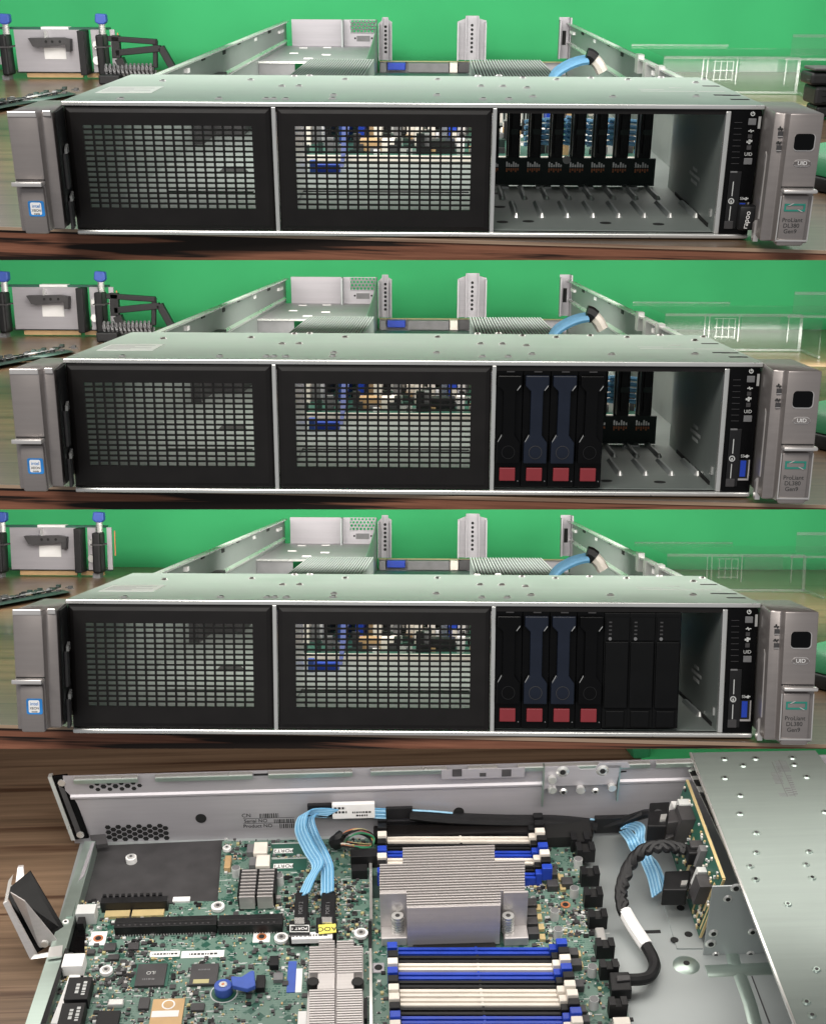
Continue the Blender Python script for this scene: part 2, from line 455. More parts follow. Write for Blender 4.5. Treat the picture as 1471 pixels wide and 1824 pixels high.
# cover over the drive cage
b = MB('steel'); b.box(-WX - .0004, WX + .0004, 0.0, 0.206, HC - .0014, HC)
cov = part('top_cover', b, srv)
part('front_lip', MB('steel_bright').box(-WX - .0004, WX + .0004, -0.0016, 0.0, HC - .0028, HC), srv, bevel=0.0005)
part('bottom_lip', MB('steel_bright').box(-WX + .001, WX - .001, -0.0022, 0.003, 0.0, 0.0030), srv, bevel=0.0008)
part('bay_header', MB('black_powder').box(-WX + .001, WX - .001, 0.0005, 0.012, HC - .0062, HC - .0014), srv)
rv = MB('steel'); rv.cyl((0, 0, 0), 2, .0028, .0009, 12, r2=.0018, m='steel_bright'); rv.cyl((.0004, .0006, 0.0009), 2, .0014, .00015, 8, 'black_dark')
rvm = rv.mesh('rivet', smooth=False)
ox, oy, sc = 480, 460, 2.942
riv = [(ox + x / sc, oy + y / sc) for x, y in ((130, 395), (210, 393), (65, 448), (155, 447), (395, 413), (85, 515), (330, 513), (335, 495), (880, 413), (875, 495), (1090, 395), (1200, 393), (1325, 405), (1105, 448), (1220, 449), (1345, 457), (1115, 515), (1250, 515), (1375, 502), (22, 514))]
riv += [(970 + x / 2.936, 460 + y / 2.936) for x, y in ((60, 413), (238, 404), (432, 413), (605, 401), (830, 411), (785, 429), (350, 502), (785, 500))]
riv += [(x / 2.942, 460 + y / 2.942) for x, y in ((855, 420), (1315, 415), (640, 514), (1150, 513), (1395, 514))]
for px, py in riv:
    p = A(px, py, 2, HC); inst('rivet', rvm, cov, (p.x, max(.004, p.y), HC))
sl = MB('black_dark').box(-.006, .006, -.0025, .0025, 0, .0002); slm = sl.mesh('slot')
for px, py in ((1285, 628), (1314, 628.5), (1279, 612), (1358, 636)):
    p = A(px, py, 2, HC); inst('slot', slm, cov, (min(p.x, .214), max(p.y, .004), HC))
# paper label on the cover
q = [A(x, y, 2, HC) for x, y in ((172, 624), (272, 624), (293, 613), (198, 613.5))]
b = MB('paper'); b.loft([(p.x, p.y, HC) for p in q], [(p.x, p.y, HC + .00025) for p in q]); lb = part('label', b, cov)
b = MB('print')
for k in range(4):
    t0 = .2 + .18 * k; a0 = q[0].lerp(q[3], t0).lerp(q[1].lerp(q[2], t0), .06); a1 = q[0].lerp(q[3], t0).lerp(q[1].lerp(q[2], t0), .55 + .35 * (k % 2))
    b.box(a0.x, a1.x, a0.y, a0.y + .003, HC + .00025, HC + .0003)
part('print_line', b, lb)
b = MB('white')
for k, (xa, xb, yy) in enumerate(((1135, 1180, 618), (1190, 1212, 615), (1140, 1235, 621), (1240, 1288, 621.5))):
    a0 = A(xa, yy, 2, HC); a1 = A(xb, yy, 2, HC); b.box(a0.x, a1.x, a0.y, a0.y + .0016, HC, HC + .00012)
part('etched_mark', b, cov)
# dividers between the bays
for px in (491, 878):
    x = F(px, 760)[0]
    part('divider', MB('steel_bright').box(x - .0013, x + .0013, -.0012, .185, .003, HC - .003), srv, bevel=.0003)


# two perforated blank panels
def blank(x0, x1, hx0, hx1, hz0, hz1):
    z0, z1 = .0034, HC - .0034
    yf = -.0020
    o = MB('black_powder')
    # frame with a rounded (chamfered) outer edge
    ch = .0034
    def ring(i, y): return [(x0 + i, y, z0 + i), (x1 - i, y, z0 + i), (x1 - i, y, z1 - i), (x0 + i, y, z1 - i)]
    rings = [ring(0, .004), ring(0, yf + .0016), ring(ch * .35, yf + .0006), ring(ch, yf)]
    inn = [(hx0, yf, hz0), (hx1, yf, hz0), (hx1, yf, hz1), (hx0, yf, hz1)]
    inb = [(p[0], .0005, p[2]) for p in inn]
    rings += [inn, inb]
    for a, b2 in zip(rings[:-1], rings[1:]):
        for k in range(4):
            l = (k + 1) % 4; o.face([a[k], a[l], b2[l], b2[k]])
    pn = part('blank_panel', o, srv, smooth=True)
    g = MB('black_powder'); NXg, NZg = 17, 16
    pw = (hx1 - hx0) / (NXg - .12); ph = (hz1 - hz0) / (NZg - .3)
    for k in range(NXg):
        x = hx0 + k * pw - .13 * pw
        if 0 < k: g.box(x, x + .19 * pw, yf + .0004, .0004, hz0, hz1)
    for k in range(1, NZg):
        z = hz0 + k * ph - .28 * ph
        g.box(hx0, hx1, yf + .0005, .0003, z, z + .34 * ph)
    part('mesh_grid', g, pn)
    return pn


xm = F(491, 760)[0]; xm2 = F(878, 760)[0]
hzt = F(600, 683)[1]; hzb = F(600, 831)[1]
hx = lambda a, b2: (F(a, 757)[0], F(b2, 757)[0])
blank(-WX + .001, xm - .0018, *hx(156, 452), hzb, hzt)
blank(xm + .0018, xm2 - .0018, *hx(527.5, 837.5), hzb, hzt)

# ---- drive bay: floor pressings, right wall, backplane
bay = MB('steel_shaded'); xr = F(1283, 760)[0]
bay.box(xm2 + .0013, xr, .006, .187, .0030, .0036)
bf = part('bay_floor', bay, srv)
lv = MB('steel_matte'); lv.loft([(-.0024, -.028, 0), (.0024, -.028, 0), (.0024, .032, 0), (-.0024, .032, 0)], [(-.0008, -.026, .0030), (.0008, -.026, .0030), (.0008, .030, .0022), (-.0008, .030, .0022)])
lv.cyl((0, -.027, 0), 2, .0024, .0030, 10, 'steel_bright', .0010)  # light tip paints the lit side of each pressing
lvm = lv.mesh('louvre')
for k in range(8):
    for row, (ya) in enumerate((.045, .118)):
        p0 = S1.at(*((900 + 38.6 * k + (-.8 * (7 - k)), 170 + 615 / 3.343) if row else (919 + 45.6 * k, 170 + 722 / 3.343)), 2, .0036)
        inst('louvre', lvm, bf, (p0.x, p0.y + .026, .0036))
hl = MB('black_dark').cyl((0, 0, 0), 2, .004, .0002, 14); hlm = hl.mesh('hole')
for x, y in ((85, 582), (100, 662), (115, 752), (205, 527), (595, 532), (860, 535), (270, 748), (730, 758), (1045, 765)):
    p0 = S1.at(860 + x / 3.343, 170 + y / 3.343, 2, .0036); inst('hole', hlm, bf, (p0.x, p0.y, .0036))
b = MB('steel_shaded'); b.box(xr, xr + .0014, .004, .187, .003, HC - .0062)
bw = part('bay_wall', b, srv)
part('bay_post', MB('steel_bright').box(xr - .0002, xr + .0030, -.0012, .0035, .0032, HC - .004), srv, bevel=.0005)
t1 = S1.at(1237, 312, 0, xr); text('wall_print', '~2.2/5/3', bw, (xr - .0002, t1.y, t1.z), .0042, 'print', (math.pi / 2, 0, -math.pi / 2), sx=1.8)
part('notch', MB('steel_bright').box(xr - .0012, xr, .012, .016, .012, .017), bw)
bl = MB('black_dark')
bl.box(xr - .0007, xr, .020, .075, .0036, .0062); bl.box(xr - .0007, xr, .095, .150, .0036, .0062)
part('slot', bl, bw)
# backplane
yb = .186
Bp = lambda px, py: S1.at(px, py, 1, yb)
cols = [(870, 889), (902, 926), (940, 964), (978, 1003), (1016, 1042), (1055, 1080), (1093, 1119), (1133, 1159)]
zb, zs, zt = Bp(1000, 318).z, Bp(1000, 281).z, HC - .0025
b = MB('pcb_dark')
xl, xrr = Bp(866, 250).x, Bp(1171, 250).x
b.box(xl, xrr, yb, yb + .004, .0045, zs)
b.box(xl, Bp(1161, 200).x, yb, yb + .004, zt - .004, zt)
for a, c in cols: b.box(Bp(a, 250).x, Bp(c, 250).x, yb, yb + .004, zs, zt)
bp_ = part('backplane', b, srv)
for a, c in cols:
    xa, xb = Bp(a, 250).x, Bp(c, 250).x
    q = MB('black_plastic'); q.box(xa + .001, xb - .0012, yb - .012, yb, zs + .002, zt - .006); q.box(xa + .0032, xb - .0032, yb - .016, yb - .012, zs + .006, zt - .012)
    q.box(xa + .0025, xb - .0025, yb - .0165, yb - .016, zs + .020, zs + .024, 'pcb_dark')
    part('connector', q, bp_)
    pins = MB('gold'); z = Bp(1000, 298).z
    for j in range(6):
        x = xa + (xb - xa) * (j + .5) / 6
        pins.box(x - .0006, x + .0006, yb - .001, yb, z - .0035 + .0012 * (j % 2), z - .0005, 'copper'); pins.box(x - .0006, x + .0006, yb - .0011, yb, z + .0005, z + .0045 - .001 * (j % 3), 'steel_bright')
    part('pin_row', pins, bp_)
for px in (892, 967, 1042, 1120):
    p0 = Bp(px, 316); part('foot', MB('steel_bright').box(p0.x - .006, p0.x + .006, yb - .012, yb + .002, .0036, .0052), bp_)
p0 = Bp(1009, 284); part('screw', MB('white').cyl((p0.x, yb - .001, p0.z), 1, .0032, .001, 12), bp_)

# ---- control panel
C5 = lambda x, y: F(1260 + x / 5.70, 590 + y / 5.70)
yc = -.0014
x0, x1 = xr + .0032, WX - .0012
b = MB('black_gloss').box(x0, x1, yc, .004, .0034, HC - .0034)
cp = part('control_panel', b, srv)
def cbox(n, xa, ya, xb, yb2, m, pr=.0004, bev=0, par=None):
    ax, az = C5(xa, ya); bx, bz = C5(xb, yb2)
    return part(n, MB(m).box(min(ax, bx), max(ax, bx), yc - pr, yc, min(az, bz), max(az, bz)), par or cp, bevel=bev)
cbox('power_button', 397, 448, 470, 515, 'mid_grey', .0010, .0003)
cbox('identity_button', 362, 850, 440, 915, 'mid_grey', .0010, .0003)
cbox('health_light', 397, 610, 435, 650, 'dark_grey', .0004); cbox('network_light', 388, 722, 428, 765, 'dark_grey', .0004)
for k in range(8):
    xs = 255 - 3.2 * k; cbox('vent_line', xs, 487 + 59.5 * k, xs + 78, 492 + 59.5 * k, 'dark_grey', .0003)
tabp = cbox('pull_tab', 222, 985, 292, 1570, 'black_plastic', .0012, .0003)
b = MB('print')
def cpoly(b, pts, w, y):
    for (xa, ya), (xb, yb2) in zip(pts[:-1], pts[1:]):
        a = Vector((*C5(xa, ya),)); c = Vector((*C5(xb, yb2),)); d = (c - a).normalized(); n = Vector((-d.y, d.x)) * w / 2
        pp = [a - n, c - n, c + n, a + n]
        b.loft([(p[0], y, p[1]) for p in pp], [(p[0], y - .0001, p[1]) for p in pp])
cpoly(b, [(258, 1088), (246, 1235)], .0006, yc - .0012); cpoly(b, [(236, 1340), (224, 1485)], .0006, yc - .0012)
part('line_mark', b, tabp)
cir = [(240 + 26 * math.cos(t), 1286 + 26 * math.sin(t)) for t in [2 * math.pi * k / 14 for k in range(15)]]
b = MB('print'); cpoly(b, cir, .0007, yc - .0012); cpoly(b, [(240, 1280), (240, 1302)], .0010, yc - .0012); part('info_mark', b, tabp)
cbox('tab_foot', 180, 1490, 262, 1572, 'dark_grey', .0014, .0003); cbox('tab_cap', 225, 982, 296, 1000, 'mid_grey', .0016, .0003)
b = MB('print')
cpoly(b, [(439 + 19 * math.cos(t), 402 + 19 * math.sin(t)) for t in [-1.1 + 5.3 * k / 10 for k in range(11)]], .0006, yc); cpoly(b, [(441, 378), (440, 403)], .0006, yc)
part('power_symbol', b, cp)
b = MB('print'); cpoly(b, [(398, 576), (414, 576), (420, 560), (428, 590), (434, 574), (454, 574)], .0006, yc); part('pulse_symbol', b, cp)
b = MB('print')
for xx, yy in ((393, 686), (412, 672), (412, 698), (431, 678)): 
    ax, az = C5(xx, yy); b.box(ax - .0006, ax + .0006, yc - .0001, yc, az - .0006, az + .0006)
cpoly(b, [(393, 686), (412, 672), (412, 698), (431, 678)], .0006, yc); part('network_symbol', b, cp)
ax, az = C5(404, 812); text('identity_mark', 'UID', cp, (ax, yc - .0001, az), .0030, 'print')
ax, az = C5(350, 1264); text('port_mark', 'SS', cp, (ax, yc - .0001, az), .0026, 'print')
b = MB('print'); cpoly(b, [(366, 1266), (418, 1262)], .0007, yc); cpoly(b, [(378, 1266), (390, 1276), (404, 1274)], .0006, yc); cpoly(b, [(384, 1264), (394, 1254), (404, 1254)], .0006, yc); part('port_symbol', b, cp)
b = MB('black_dark'); ax, az = C5(318, 1300); bx, bz = C5(408, 1490)
b.box(ax, bx, yc - .0002, yc, bz, az)
us = part('usb_port', b, cp)
b = MB('blue'); cx_, cz_ = C5(330, 1308); dx_, dz_ = C5(372, 1470); b.box(cx_, dx_, yc - .0008, yc - .0002, dz_, cz_); part('tongue', b, us)
b = MB('ear_edge'); b.box(bx - .0008, bx, yc - .0006, yc, bz, az); b.box(ax, bx, yc - .0006, yc, bz - .0012, bz)
part('shell', b, us)
part('clip', MB('steel_bright').box(x1 - .0016, x1, yc - .0004, yc, HC - .0145, HC - .0070), cp)

# ---- rack ears
def ear(sgn):
    yf, ys = -.044, -.037
    zt = F(1440, 660.5, yf)[1] if sgn > 0 else F(45, 658, yf)[1]; zb_ = F(1400, 893, yf)[1] if sgn > 0 else F(66, 871, yf)[1]
    X = lambda px, py: A(px, py, 1, yf)
    if sgn > 0:
        xi = WX + .0006; a = X(1382, 657); c = X(1402, 659); e = X(1465, 659)
        xs = [xi, a.x, c.x, c.x + .0008, e.x]; yback = .028
    else:
        xi = -WX - .0006; a = X(90, 655); c = X(71, 656); e = X(15, 657)
        xs = [xi, a.x, c.x, c.x - .0008, e.x]; yback = .028
    poly = [(xs[0], yback), (xs[0], -.002), (xs[1], ys), (xs[2], ys - .001), (xs[3], yf), (xs[4], yf), (xs[4], yback)]
    zlip = F((1420 if sgn > 0 else 55), (793 if sgn > 0 else 780), yf)[1]
    b = MB('ear_metal')
    up = [(p[0], p[1], zt) for p in poly]; lo = [(p[0], p[1], zb_) for p in poly]
    b.loft(lo, up)
    er = part('rack_ear', b, srv, bevel=.0011, smooth=True)
    # latch on the lower half, with its finger lip
    xa, xb = sorted((xs[3] + sgn * .0006, xs[4] - sgn * .0030)); xl0, xl1 = sorted((xs[3], xs[4] - sgn * .0008))
    b = MB('ear_metal'); b.box(xa, xb, yf - .0028, yf + .002, zb_ - .0012, zlip - .004)
    la = part('latch', b, er, bevel=.0014, smooth=True)
    b = MB('ear_edge'); b.box(xl0, xl1 + (.0012 if sgn > 0 else 0), yf - .0075, yf + .001, zlip - .0024, zlip - .0002)  # lip highlight painted in with the lighter metal
    if sgn < 0: b.box(xl0 - .001, xl1, yf - .0080, yf - .0070, zlip - .0026, zlip + .0002)
    part('finger_lip', b, la, bevel=.0008, smooth=True)
    part('parting_line', MB('black_dark').box(xl0, xl1, yf - .0004, yf + .001, zlip + .0001, zlip + .0008), er)
    return er, la, xs, yf, zlip


er, la, xs, yf, zl = ear(1)
E5 = lambda x, y: F(1260 + x / 5.70, 590 + y / 5.70, yf)
def rrect(x0, x1, z0, z1, r, n=4):
    o = []
    for cx_, cz_, a0 in ((x1 - r, z1 - r, 0), (x0 + r, z1 - r, 90), (x0 + r, z0 + r, 180), (x1 - r, z0 + r, 270)):
        for k in range(n + 1):
            t = math.radians(a0 + 90 * k / n); o.append((cx_ + r * math.cos(t), cz_ + r * math.sin(t)))
    return o
ax, az = E5(872, 605); bx, bz = E5(1058, 772)
b = MB('ear_edge'); b.prism(rrect(ax - .0001, bx + .0007, bz - .0007, az, .0024), 1, yf - .0004, yf + .0005); part('window_frame', b, er)
b = MB('black_gloss'); b.prism(rrect(ax, bx, bz, az, .0022), 1, yf - .0008, yf); part('window', b, er)
ax, az = E5(865, 868); bx, bz = E5(1040, 942)
b = MB('ear_edge'); b.prism(rrect(ax, bx, bz, az, .0028), 1, yf - .0004, yf + .0005); part('button_frame', b, er)
b = MB('ear_metal'); b.prism(rrect(ax + .0004, bx - .0004, bz + .0004, az - .0004, .0026), 1, yf - .0008, yf); bt = part('button', b, er)
text('button_mark', 'UID', bt, ((ax + bx) / 2, yf - .0009, (az + bz) / 2), .0032, 'white', sx=1.1)
ysd = -.0378
for (px, py) in ((1387, 696), (1385, 721)):
    x, z = F(px, py, ysd); part('indicator', MB('dark_grey').box(x - .0015, x + .0015, ysd - .0009, ysd, z - .0014, z + .0014), er)
    part('indicator_rim', MB('ear_edge').box(x - .0015, x + .0015, ysd - .0012, ysd, z - .0018, z - .0014), er)
b = MB('ink')
def fpoly(b, pts, w, y):
    for p, q in zip(pts[:-1], pts[1:]):
        a = Vector(F(*p, y)); c = Vector(F(*q, y)); d = (c - a).normalized(); n = Vector((-d.y, d.x)) * w / 2
        pp = [a - n, c - n, c + n, a + n]; b.loft([(k[0], y, k[1]) for k in pp], [(k[0], y - .0010, k[1]) for k in pp])
fpoly(b, [(1382, 687), (1385, 687), (1386.5, 683), (1388, 690), (1389, 687), (1391, 687)], .0005, ysd); part('pulse_symbol', b, er)
b = MB('ink'); fpoly(b, [(1380, 713), (1384, 709.5), (1385, 714), (1389, 710)], .0006, ysd); part('network_symbol', b, er)
yl = yf - .0028
b = MB('ear_edge'); G = lambda x, y: F(1260 + x / 5.70, 590 + y / 5.70, yl)
# raised rim round the badge
ax, az = G(745, 1238); bx, bz = G(1030, 1700)
for r in ((ax, ax + .0007, bz, az), (bx - .0007, bx, bz, az), (ax, bx, bz - .0004, bz + .0006)): b.box(r[0], r[1], yl - .0006, yl, r[2], r[3])
part('badge_rim', b, la)
ax, az = G(790, 1318); bx, bz = G(996, 1398); w = .0011
b = MB('teal')
b.box(ax, bx, yl - .0004, yl, az - w, az); b.box(ax, bx, yl - .0004, yl, bz, bz + w); b.box(ax, ax + w, yl - .00035, yl, bz, az); b.box(bx - w, bx, yl - .00035, yl, bz, az)
part('logo', b, la)
b = MB('ear_edge')
for u, v in (((ax + .0048, az + .0003), (ax + .0020, az - w - .0002)), ((bx - .0050, bz + w + .0002), (bx - .0078 + .0056, bz - .0003))):
    b.loft([(u[0], yl - .0004, u[1]), (u[0] + .0012, yl - .0004, u[1]), (v[0] + .0012, yl - .0004, v[1]), (v[0], yl - .0004, v[1])][::1], [(u[0], yl - .0006, u[1]), (u[0] + .0012, yl - .0006, u[1]), (v[0] + .0012, yl - .0006, v[1]), (v[0], yl - .0006, v[1])])
part('logo_cut', b, la)
for k, t in enumerate(('ProLiant', 'DL380', 'Gen9')):
    ax, az = G(872 - 10 * k, 1488 + 58 * k); text('badge_text', t, la, (ax, yl - .0001, az), .0037, 'ink', sx=1.0)
# light seam down the inner flank and a foot bracket
part('seam', MB('ear_edge').box(xs[1] - .0085, xs[1] - .0030, -.030, -.024, .004, .055), er) if False else None
b = MB('ear_edge'); fz = lambda y: y
fl = [(xs[0] + (xs[1] - xs[0]) * t, -.002 + (-.035) * t) for t in (.30, .52)]
b.loft([(fl[0][0] - .0012, fl[0][1], .002), (fl[1][0] - .0012, fl[1][1], .002), (fl[1][0] - .0012, fl[1][1], .016), (fl[0][0] - .0012, fl[0][1], .013)],
       [(fl[0][0] + .002, fl[0][1], .002), (fl[1][0] + .002, fl[1][1], .002), (fl[1][0] + .002, fl[1][1], .016), (fl[0][0] + .002, fl[0][1], .013)])
part('foot_clip', b, er)
b = MB('ear_edge'); fl = [(xs[0] + (xs[1] - xs[0]) * t, -.002 + (-.035) * t) for t in (.62, .72)]
b.loft([(fl[0][0] - .0006, fl[0][1], .018), (fl[1][0] - .0006, fl[1][1], .018), (fl[1][0] - .0006, fl[1][1], .058), (fl[0][0] - .0006, fl[0][1], .060)],
       [(fl[0][0] + .002, fl[0][1], .018), (fl[1][0] + .002, fl[1][1], .018), (fl[1][0] + .002, fl[1][1], .058), (fl[0][0] + .002, fl[0][1], .060)])
part('trim', b, er)

er, la, xs, yf, zl = ear(-1)
ztl = F(45, 658, yf)[1]; zbl = F(66, 871, yf)[1]
# dark inner flank of the left ear with its release catches
a0 = Vector((xs[0] + .0004, -.0025)); a1 = Vector((xs[1] + .0012, -.0362))
b = MB('black_plastic')
b.loft([(a0.x, a0.y, zbl + .002), (a1.x, a1.y, zbl + .002), (a1.x, a1.y, ztl - .001), (a0.x, a0.y, ztl - .001)], [(a0.x + .0012, a0.y, zbl + .002), (a1.x + .0004, a1.y + .002, zbl + .002), (a1.x + .0004, a1.y + .002, ztl - .001), (a0.x + .0012, a0.y, ztl - .001)])
fk = part('inner_flank', b, er)
for z0, z1 in ((.034, .056), (.008, .026)):
    b = MB('dark_grey'); u = a0.lerp(a1, .35); w2 = a0.lerp(a1, .72)
    b.loft([(u.x + .001, u.y, z0), (w2.x + .001, w2.y, z0), (w2.x + .001, w2.y, z1), (u.x + .001, u.y, z1)], [(u.x + .0026, u.y, z0), (w2.x + .0026, w2.y, z0), (w2.x + .0026, w2.y, z1), (u.x + .0026, u.y, z1)])
    part('catch', b, fk)
    b = MB('steel_bright'); u = a0.lerp(a1, .40); w2 = a0.lerp(a1, .66)
    b.loft([(u.x + .002, u.y, z1), (w2.x + .002, w2.y, z1), (w2.x + .002, w2.y, z1 + .003), (u.x + .002, u.y, z1 + .005)], [(u.x + .0036, u.y, z1), (w2.x + .0036, w2.y, z1), (w2.x + .0036, w2.y, z1 + .003), (u.x + .0036, u.y, z1 + .005)])
    part('catch_tip', b, fk)
yl = yf - .0028
ax, az = F(48, 816, yl); bx, bz = F(79, 844, yl)
b = MB('sticker_blue').prism(rrect(ax, bx, bz, az, .0012), 1, yl - .0003, yl); stk = part('sticker', b, la)
b = MB('white').prism(rrect(ax + .0014, bx - .0018, bz + .0010, az - .0010, .0010), 1, yl - .0004, yl); part('sticker_face', b, stk)
text('sticker_text', 'intel', stk, ((ax + bx) / 2, yl - .0005, az - .0032), .0030, 'sticker_blue')
text('sticker_text', 'XEON', stk, ((ax + bx) / 2, yl - .0005, az - .0060), .0021, 'ink')
text('sticker_text', 'inside', stk, ((ax + bx) / 2, yl - .0005, az - .0080), .0016, 'ink')
part('edge_highlight', MB('ear_edge').box(xs[4] + .0004, xs[3] - .0004, yf - .0006, yf + .0010, ztl - .0030, ztl + .0005), er, bevel=.0005)  # bright strip paints the highlight along the ear's top
part('edge_highlight', MB('ear_edge').box(xs[2] + .0009, xs[1] - .0004, -.0386, -.037, ztl - .0030, ztl + .0005), er, bevel=.0005)

# ---- inside of the chassis, seen through the grilles and over the cover
mb_y0 = .335
b = MB('pcb_plain').box(-.112, .205, mb_y0, 1.25, .0050, .0066); mbd = part('motherboard', b, srv)
part('board_edge', MB('ivory').box(-.120, .205, mb_y0 - .003, mb_y0, .0020, .0068), mbd)
rn = random.Random(3)
cm = MB('white')
for k in range(620):
    y = mb_y0 + .008 + rn.random() ** 1.6 * .5; x = rn.uniform(-.172, .200)
    if x < -.108: continue
    w = rn.uniform(.002, .009); h = rn.choice((.002, .004, .006, .010, .014)) * rn.uniform(.7, 1.3)
    cm.box(x, x + w, y, y + rn.uniform(.004, .014), .0066, .0066 + h, rn.choice(('dark_grey', 'black_plastic', 'mid_grey', 'pcb_dark') if x < -.055 else ('white', 'ivory', 'black_plastic', 'black_plastic', 'tan', 'mid_grey', 'steel_bright', 'pcb_dark', 'dark_grey', 'ivory')))
part('component', cm, mbd, kind='stuff')
# memory sockets standing across the board, ends towards the front
for k, px in enumerate((545, 566, 577, 610, 639, 660, 672, 706, 726, 745, 768, 790, 806, 822)):
    p = A(px, 712, 1, .40); m = ('ivory', 'white', 'black_plastic', 'blue_dark', 'blue', 'tan', 'ivory', 'mid_grey', 'black_plastic', 'ivory', 'ivory', 'steel_bright', 'blue', 'ivory')[k]
    h = (.020, .026, .016, .024, .026, .017, .026, .022, .014, .026, .026, .018, .026, .026)[k]
    part('memory_socket', MB(m).box(p.x - .0035, p.x + .0035, .40 + .02 * (k % 3), .66, .0066, .0066 + h), mbd)
for px, w in ((660, .020), (688, .014), (708, .006), (787, .024)):
    p = A(px, 717, 1, .355); part('power_connector', MB(('tan', 'ivory', 'black_plastic', 'black_plastic')[(660, 688, 708, 787).index(px)]).box(p.x - w / 2, p.x + w / 2, .352, .372, .0066, .0066 + .011), mbd)
# two dark blocks at the left
b = MB('black_plastic'); a0 = A(306, 712, 1, .42); a1 = A(352, 712, 1, .42); b.box(a0.x + .004, a1.x, .44, .62, .0014, .056, 'dark_grey'); b.box(a1.x, a1.x + .03, .52, .62, .0014, .036, 'dark_grey')
part('dark_block', b, mbd)
# blue release handle and its post
b = MB('blue_dark'); a0 = A(598, 700, 1, .30); a1 = A(618, 700, 1, .30)
b.loft([(a0.x + .003, .30, .0014), (a1.x - .004, .30, .0014), (a1.x - .004, .305, .0014), (a0.x + .003, .305, .0014)], [(a0.x, .40, .052), (a1.x, .40, .052), (a1.x, .406, .052), (a0.x, .406, .052)])
h = part('release_handle', b, srv)
a0 = A(552, 752, 1, .27); a1 = A(604, 752, 1, .27)
part('handle_bar', MB('blue').box(a0.x, a1.x, .268, .282, .0014, .0075), h)
part('handle_end', MB('lever_blue').box(a0.x, a0.x + .005, .260, .268, .0014, .012), h)
# dark slot in the floor, with a raised hood
q = [A(x, y, 2, .0014) for x, y in ((387, 767), (442, 767), (430, 756), (398, 756))]
b = MB('black_dark'); b.loft([(p.x, p.y, .0014) for p in q], [(p.x, p.y, .0018) for p in q]); part('floor_slot', b, srv)
b = MB('steel_bright')
for z, (xa, ya, xb) in enumerate(((285, 755, 325), (298, 801, 450), (535, 801, 835))):
    p0 = A(xa, ya, 2, .0014); p1 = A(xb, ya, 2, .0014); b.box(p0.x, p1.x, p0.y, p0.y + .004, .0014, .0022, 'steel_bright' if z == 0 else 'dark_grey')
part('floor_crease', b, srv)
# heatsinks with upright fins
def sink(xa, xb, ya, yb2, z, n=14, step=False):
    b = MB('steel_shaded')
    b.box(xa, xb, ya, yb2, .012, .018)
    for k in range(n):
        x = xa + (xb - xa) * k / (n - 1); b.box(x - .0008, x + .0008, ya, yb2, .018, z)
    return part('heatsink', b, srv)
p0 = A(504, 590, 1, .62); p1 = A(650, 590, 1, .62)
q0 = A(845, 590, 1, .62); q1 = A(985, 590, 1, .62)
sink(p0.x + .012, p1.x, .52, .82, .0565, 26); sink(q0.x, q1.x, .52, .82, .0565, 26)
# power supply housing at the rear left: floor shelf, back plate, hex vent, cheek
yr = 1.300
Rr_ = lambda x, y, yy=yr: (lambda p: (p.x, p.z))(A(480 + x / 2.942, 460 + y / 2.942, 1, yy))
ax, az = Rr_(112, 96); bx, bz = Rr_(385, 236); cx2, cz2 = Rr_(562, 240)
xL = -WX + .0016
zsh = bz
ysf = .96
psu = part('rear_housing', MB('zinc').box(xL, cx2, ysf, yr, zsh - .0016, zsh), srv)
fz = A(490, 590, 1, ysf)
part('housing_front', MB('mid_grey').box(xL, A(524, 580, 1, ysf).x, ysf - .0014, ysf, .0014, zsh - .002), psu)
part('housing_edge', MB('steel_bright').box(xL, cx2, ysf - .003, ysf, zsh - .002, zsh + .0006), psu)
part('back_plate', MB('zinc').box(ax, bx - .001, yr, yr + .0014, zsh, az), psu)
dx2 = Rr_(425, 200)[0]
part('back_fold', MB('steel_matte').box(bx - .001, bx + .0014, yr - .03, yr + .0014, zsh, az), psu)
b = MB('zinc'); vz = Rr_(500, 166)[1]; b.box(bx + .0014, cx2, yr, yr + .0014, zsh, vz); b.box(bx + .0014, dx2, yr, yr + .0014, vz, az); b.box(Rr_(556, 100)[0], cx2, yr, yr + .0014, vz, az); b.box(dx2, cx2, yr, yr + .0014, az - .001, az)
vp = part('vent_plate', b, psu)
# hexagonal honeycomb of the vent
hb = MB('zinc'); xx0, xx1 = dx2, Rr_(556, 100)[0]; hw = (xx1 - xx0) / 7
for r in range(4):
    for k in range(8):
        cxh = xx0 + hw * (k + .5 * (r % 2)); czh = vz + (az - vz) * (r + .5) / 4
        rad = hw * .60
        for j in range(6):
            t0, t1 = math.radians(60 * j + 30), math.radians(60 * j + 90)
            pa = Vector((cxh + rad * math.cos(t0), czh + rad * math.sin(t0))); pb = Vector((cxh + rad * math.cos(t1), czh + rad * math.sin(t1)))
            if not (xx0 - .001 < pa.x < xx1 + .001 and xx0 - .001 < pb.x < xx1 + .001 and vz - .001 < min(pa.y, pb.y) and max(pa.y, pb.y) < az + .0005): continue
            n = (pb - pa).normalized(); n = Vector((-n.y, n.x)) * .0009
            pp = [pa - n, pb - n, pb + n, pa + n]; hb.loft([(p.x, yr, p.y) for p in pp], [(p.x, yr + .0012, p.y) for p in pp])
part('honeycomb', hb, vp)
ax3, az3 = Rr_(455, 182); bx3, bz3 = Rr_(525, 212)
part('plate_print', MB('mid_grey').box(ax3, bx3, yr - .0004, yr, bz3, az3), vp)
for xx in (447, 535): 
    a3 = Rr_(xx, 195); part('hole', MB('black_dark').cyl((a3[0], yr - .0003, a3[1]), 1, .0016, .0003, 10), vp)
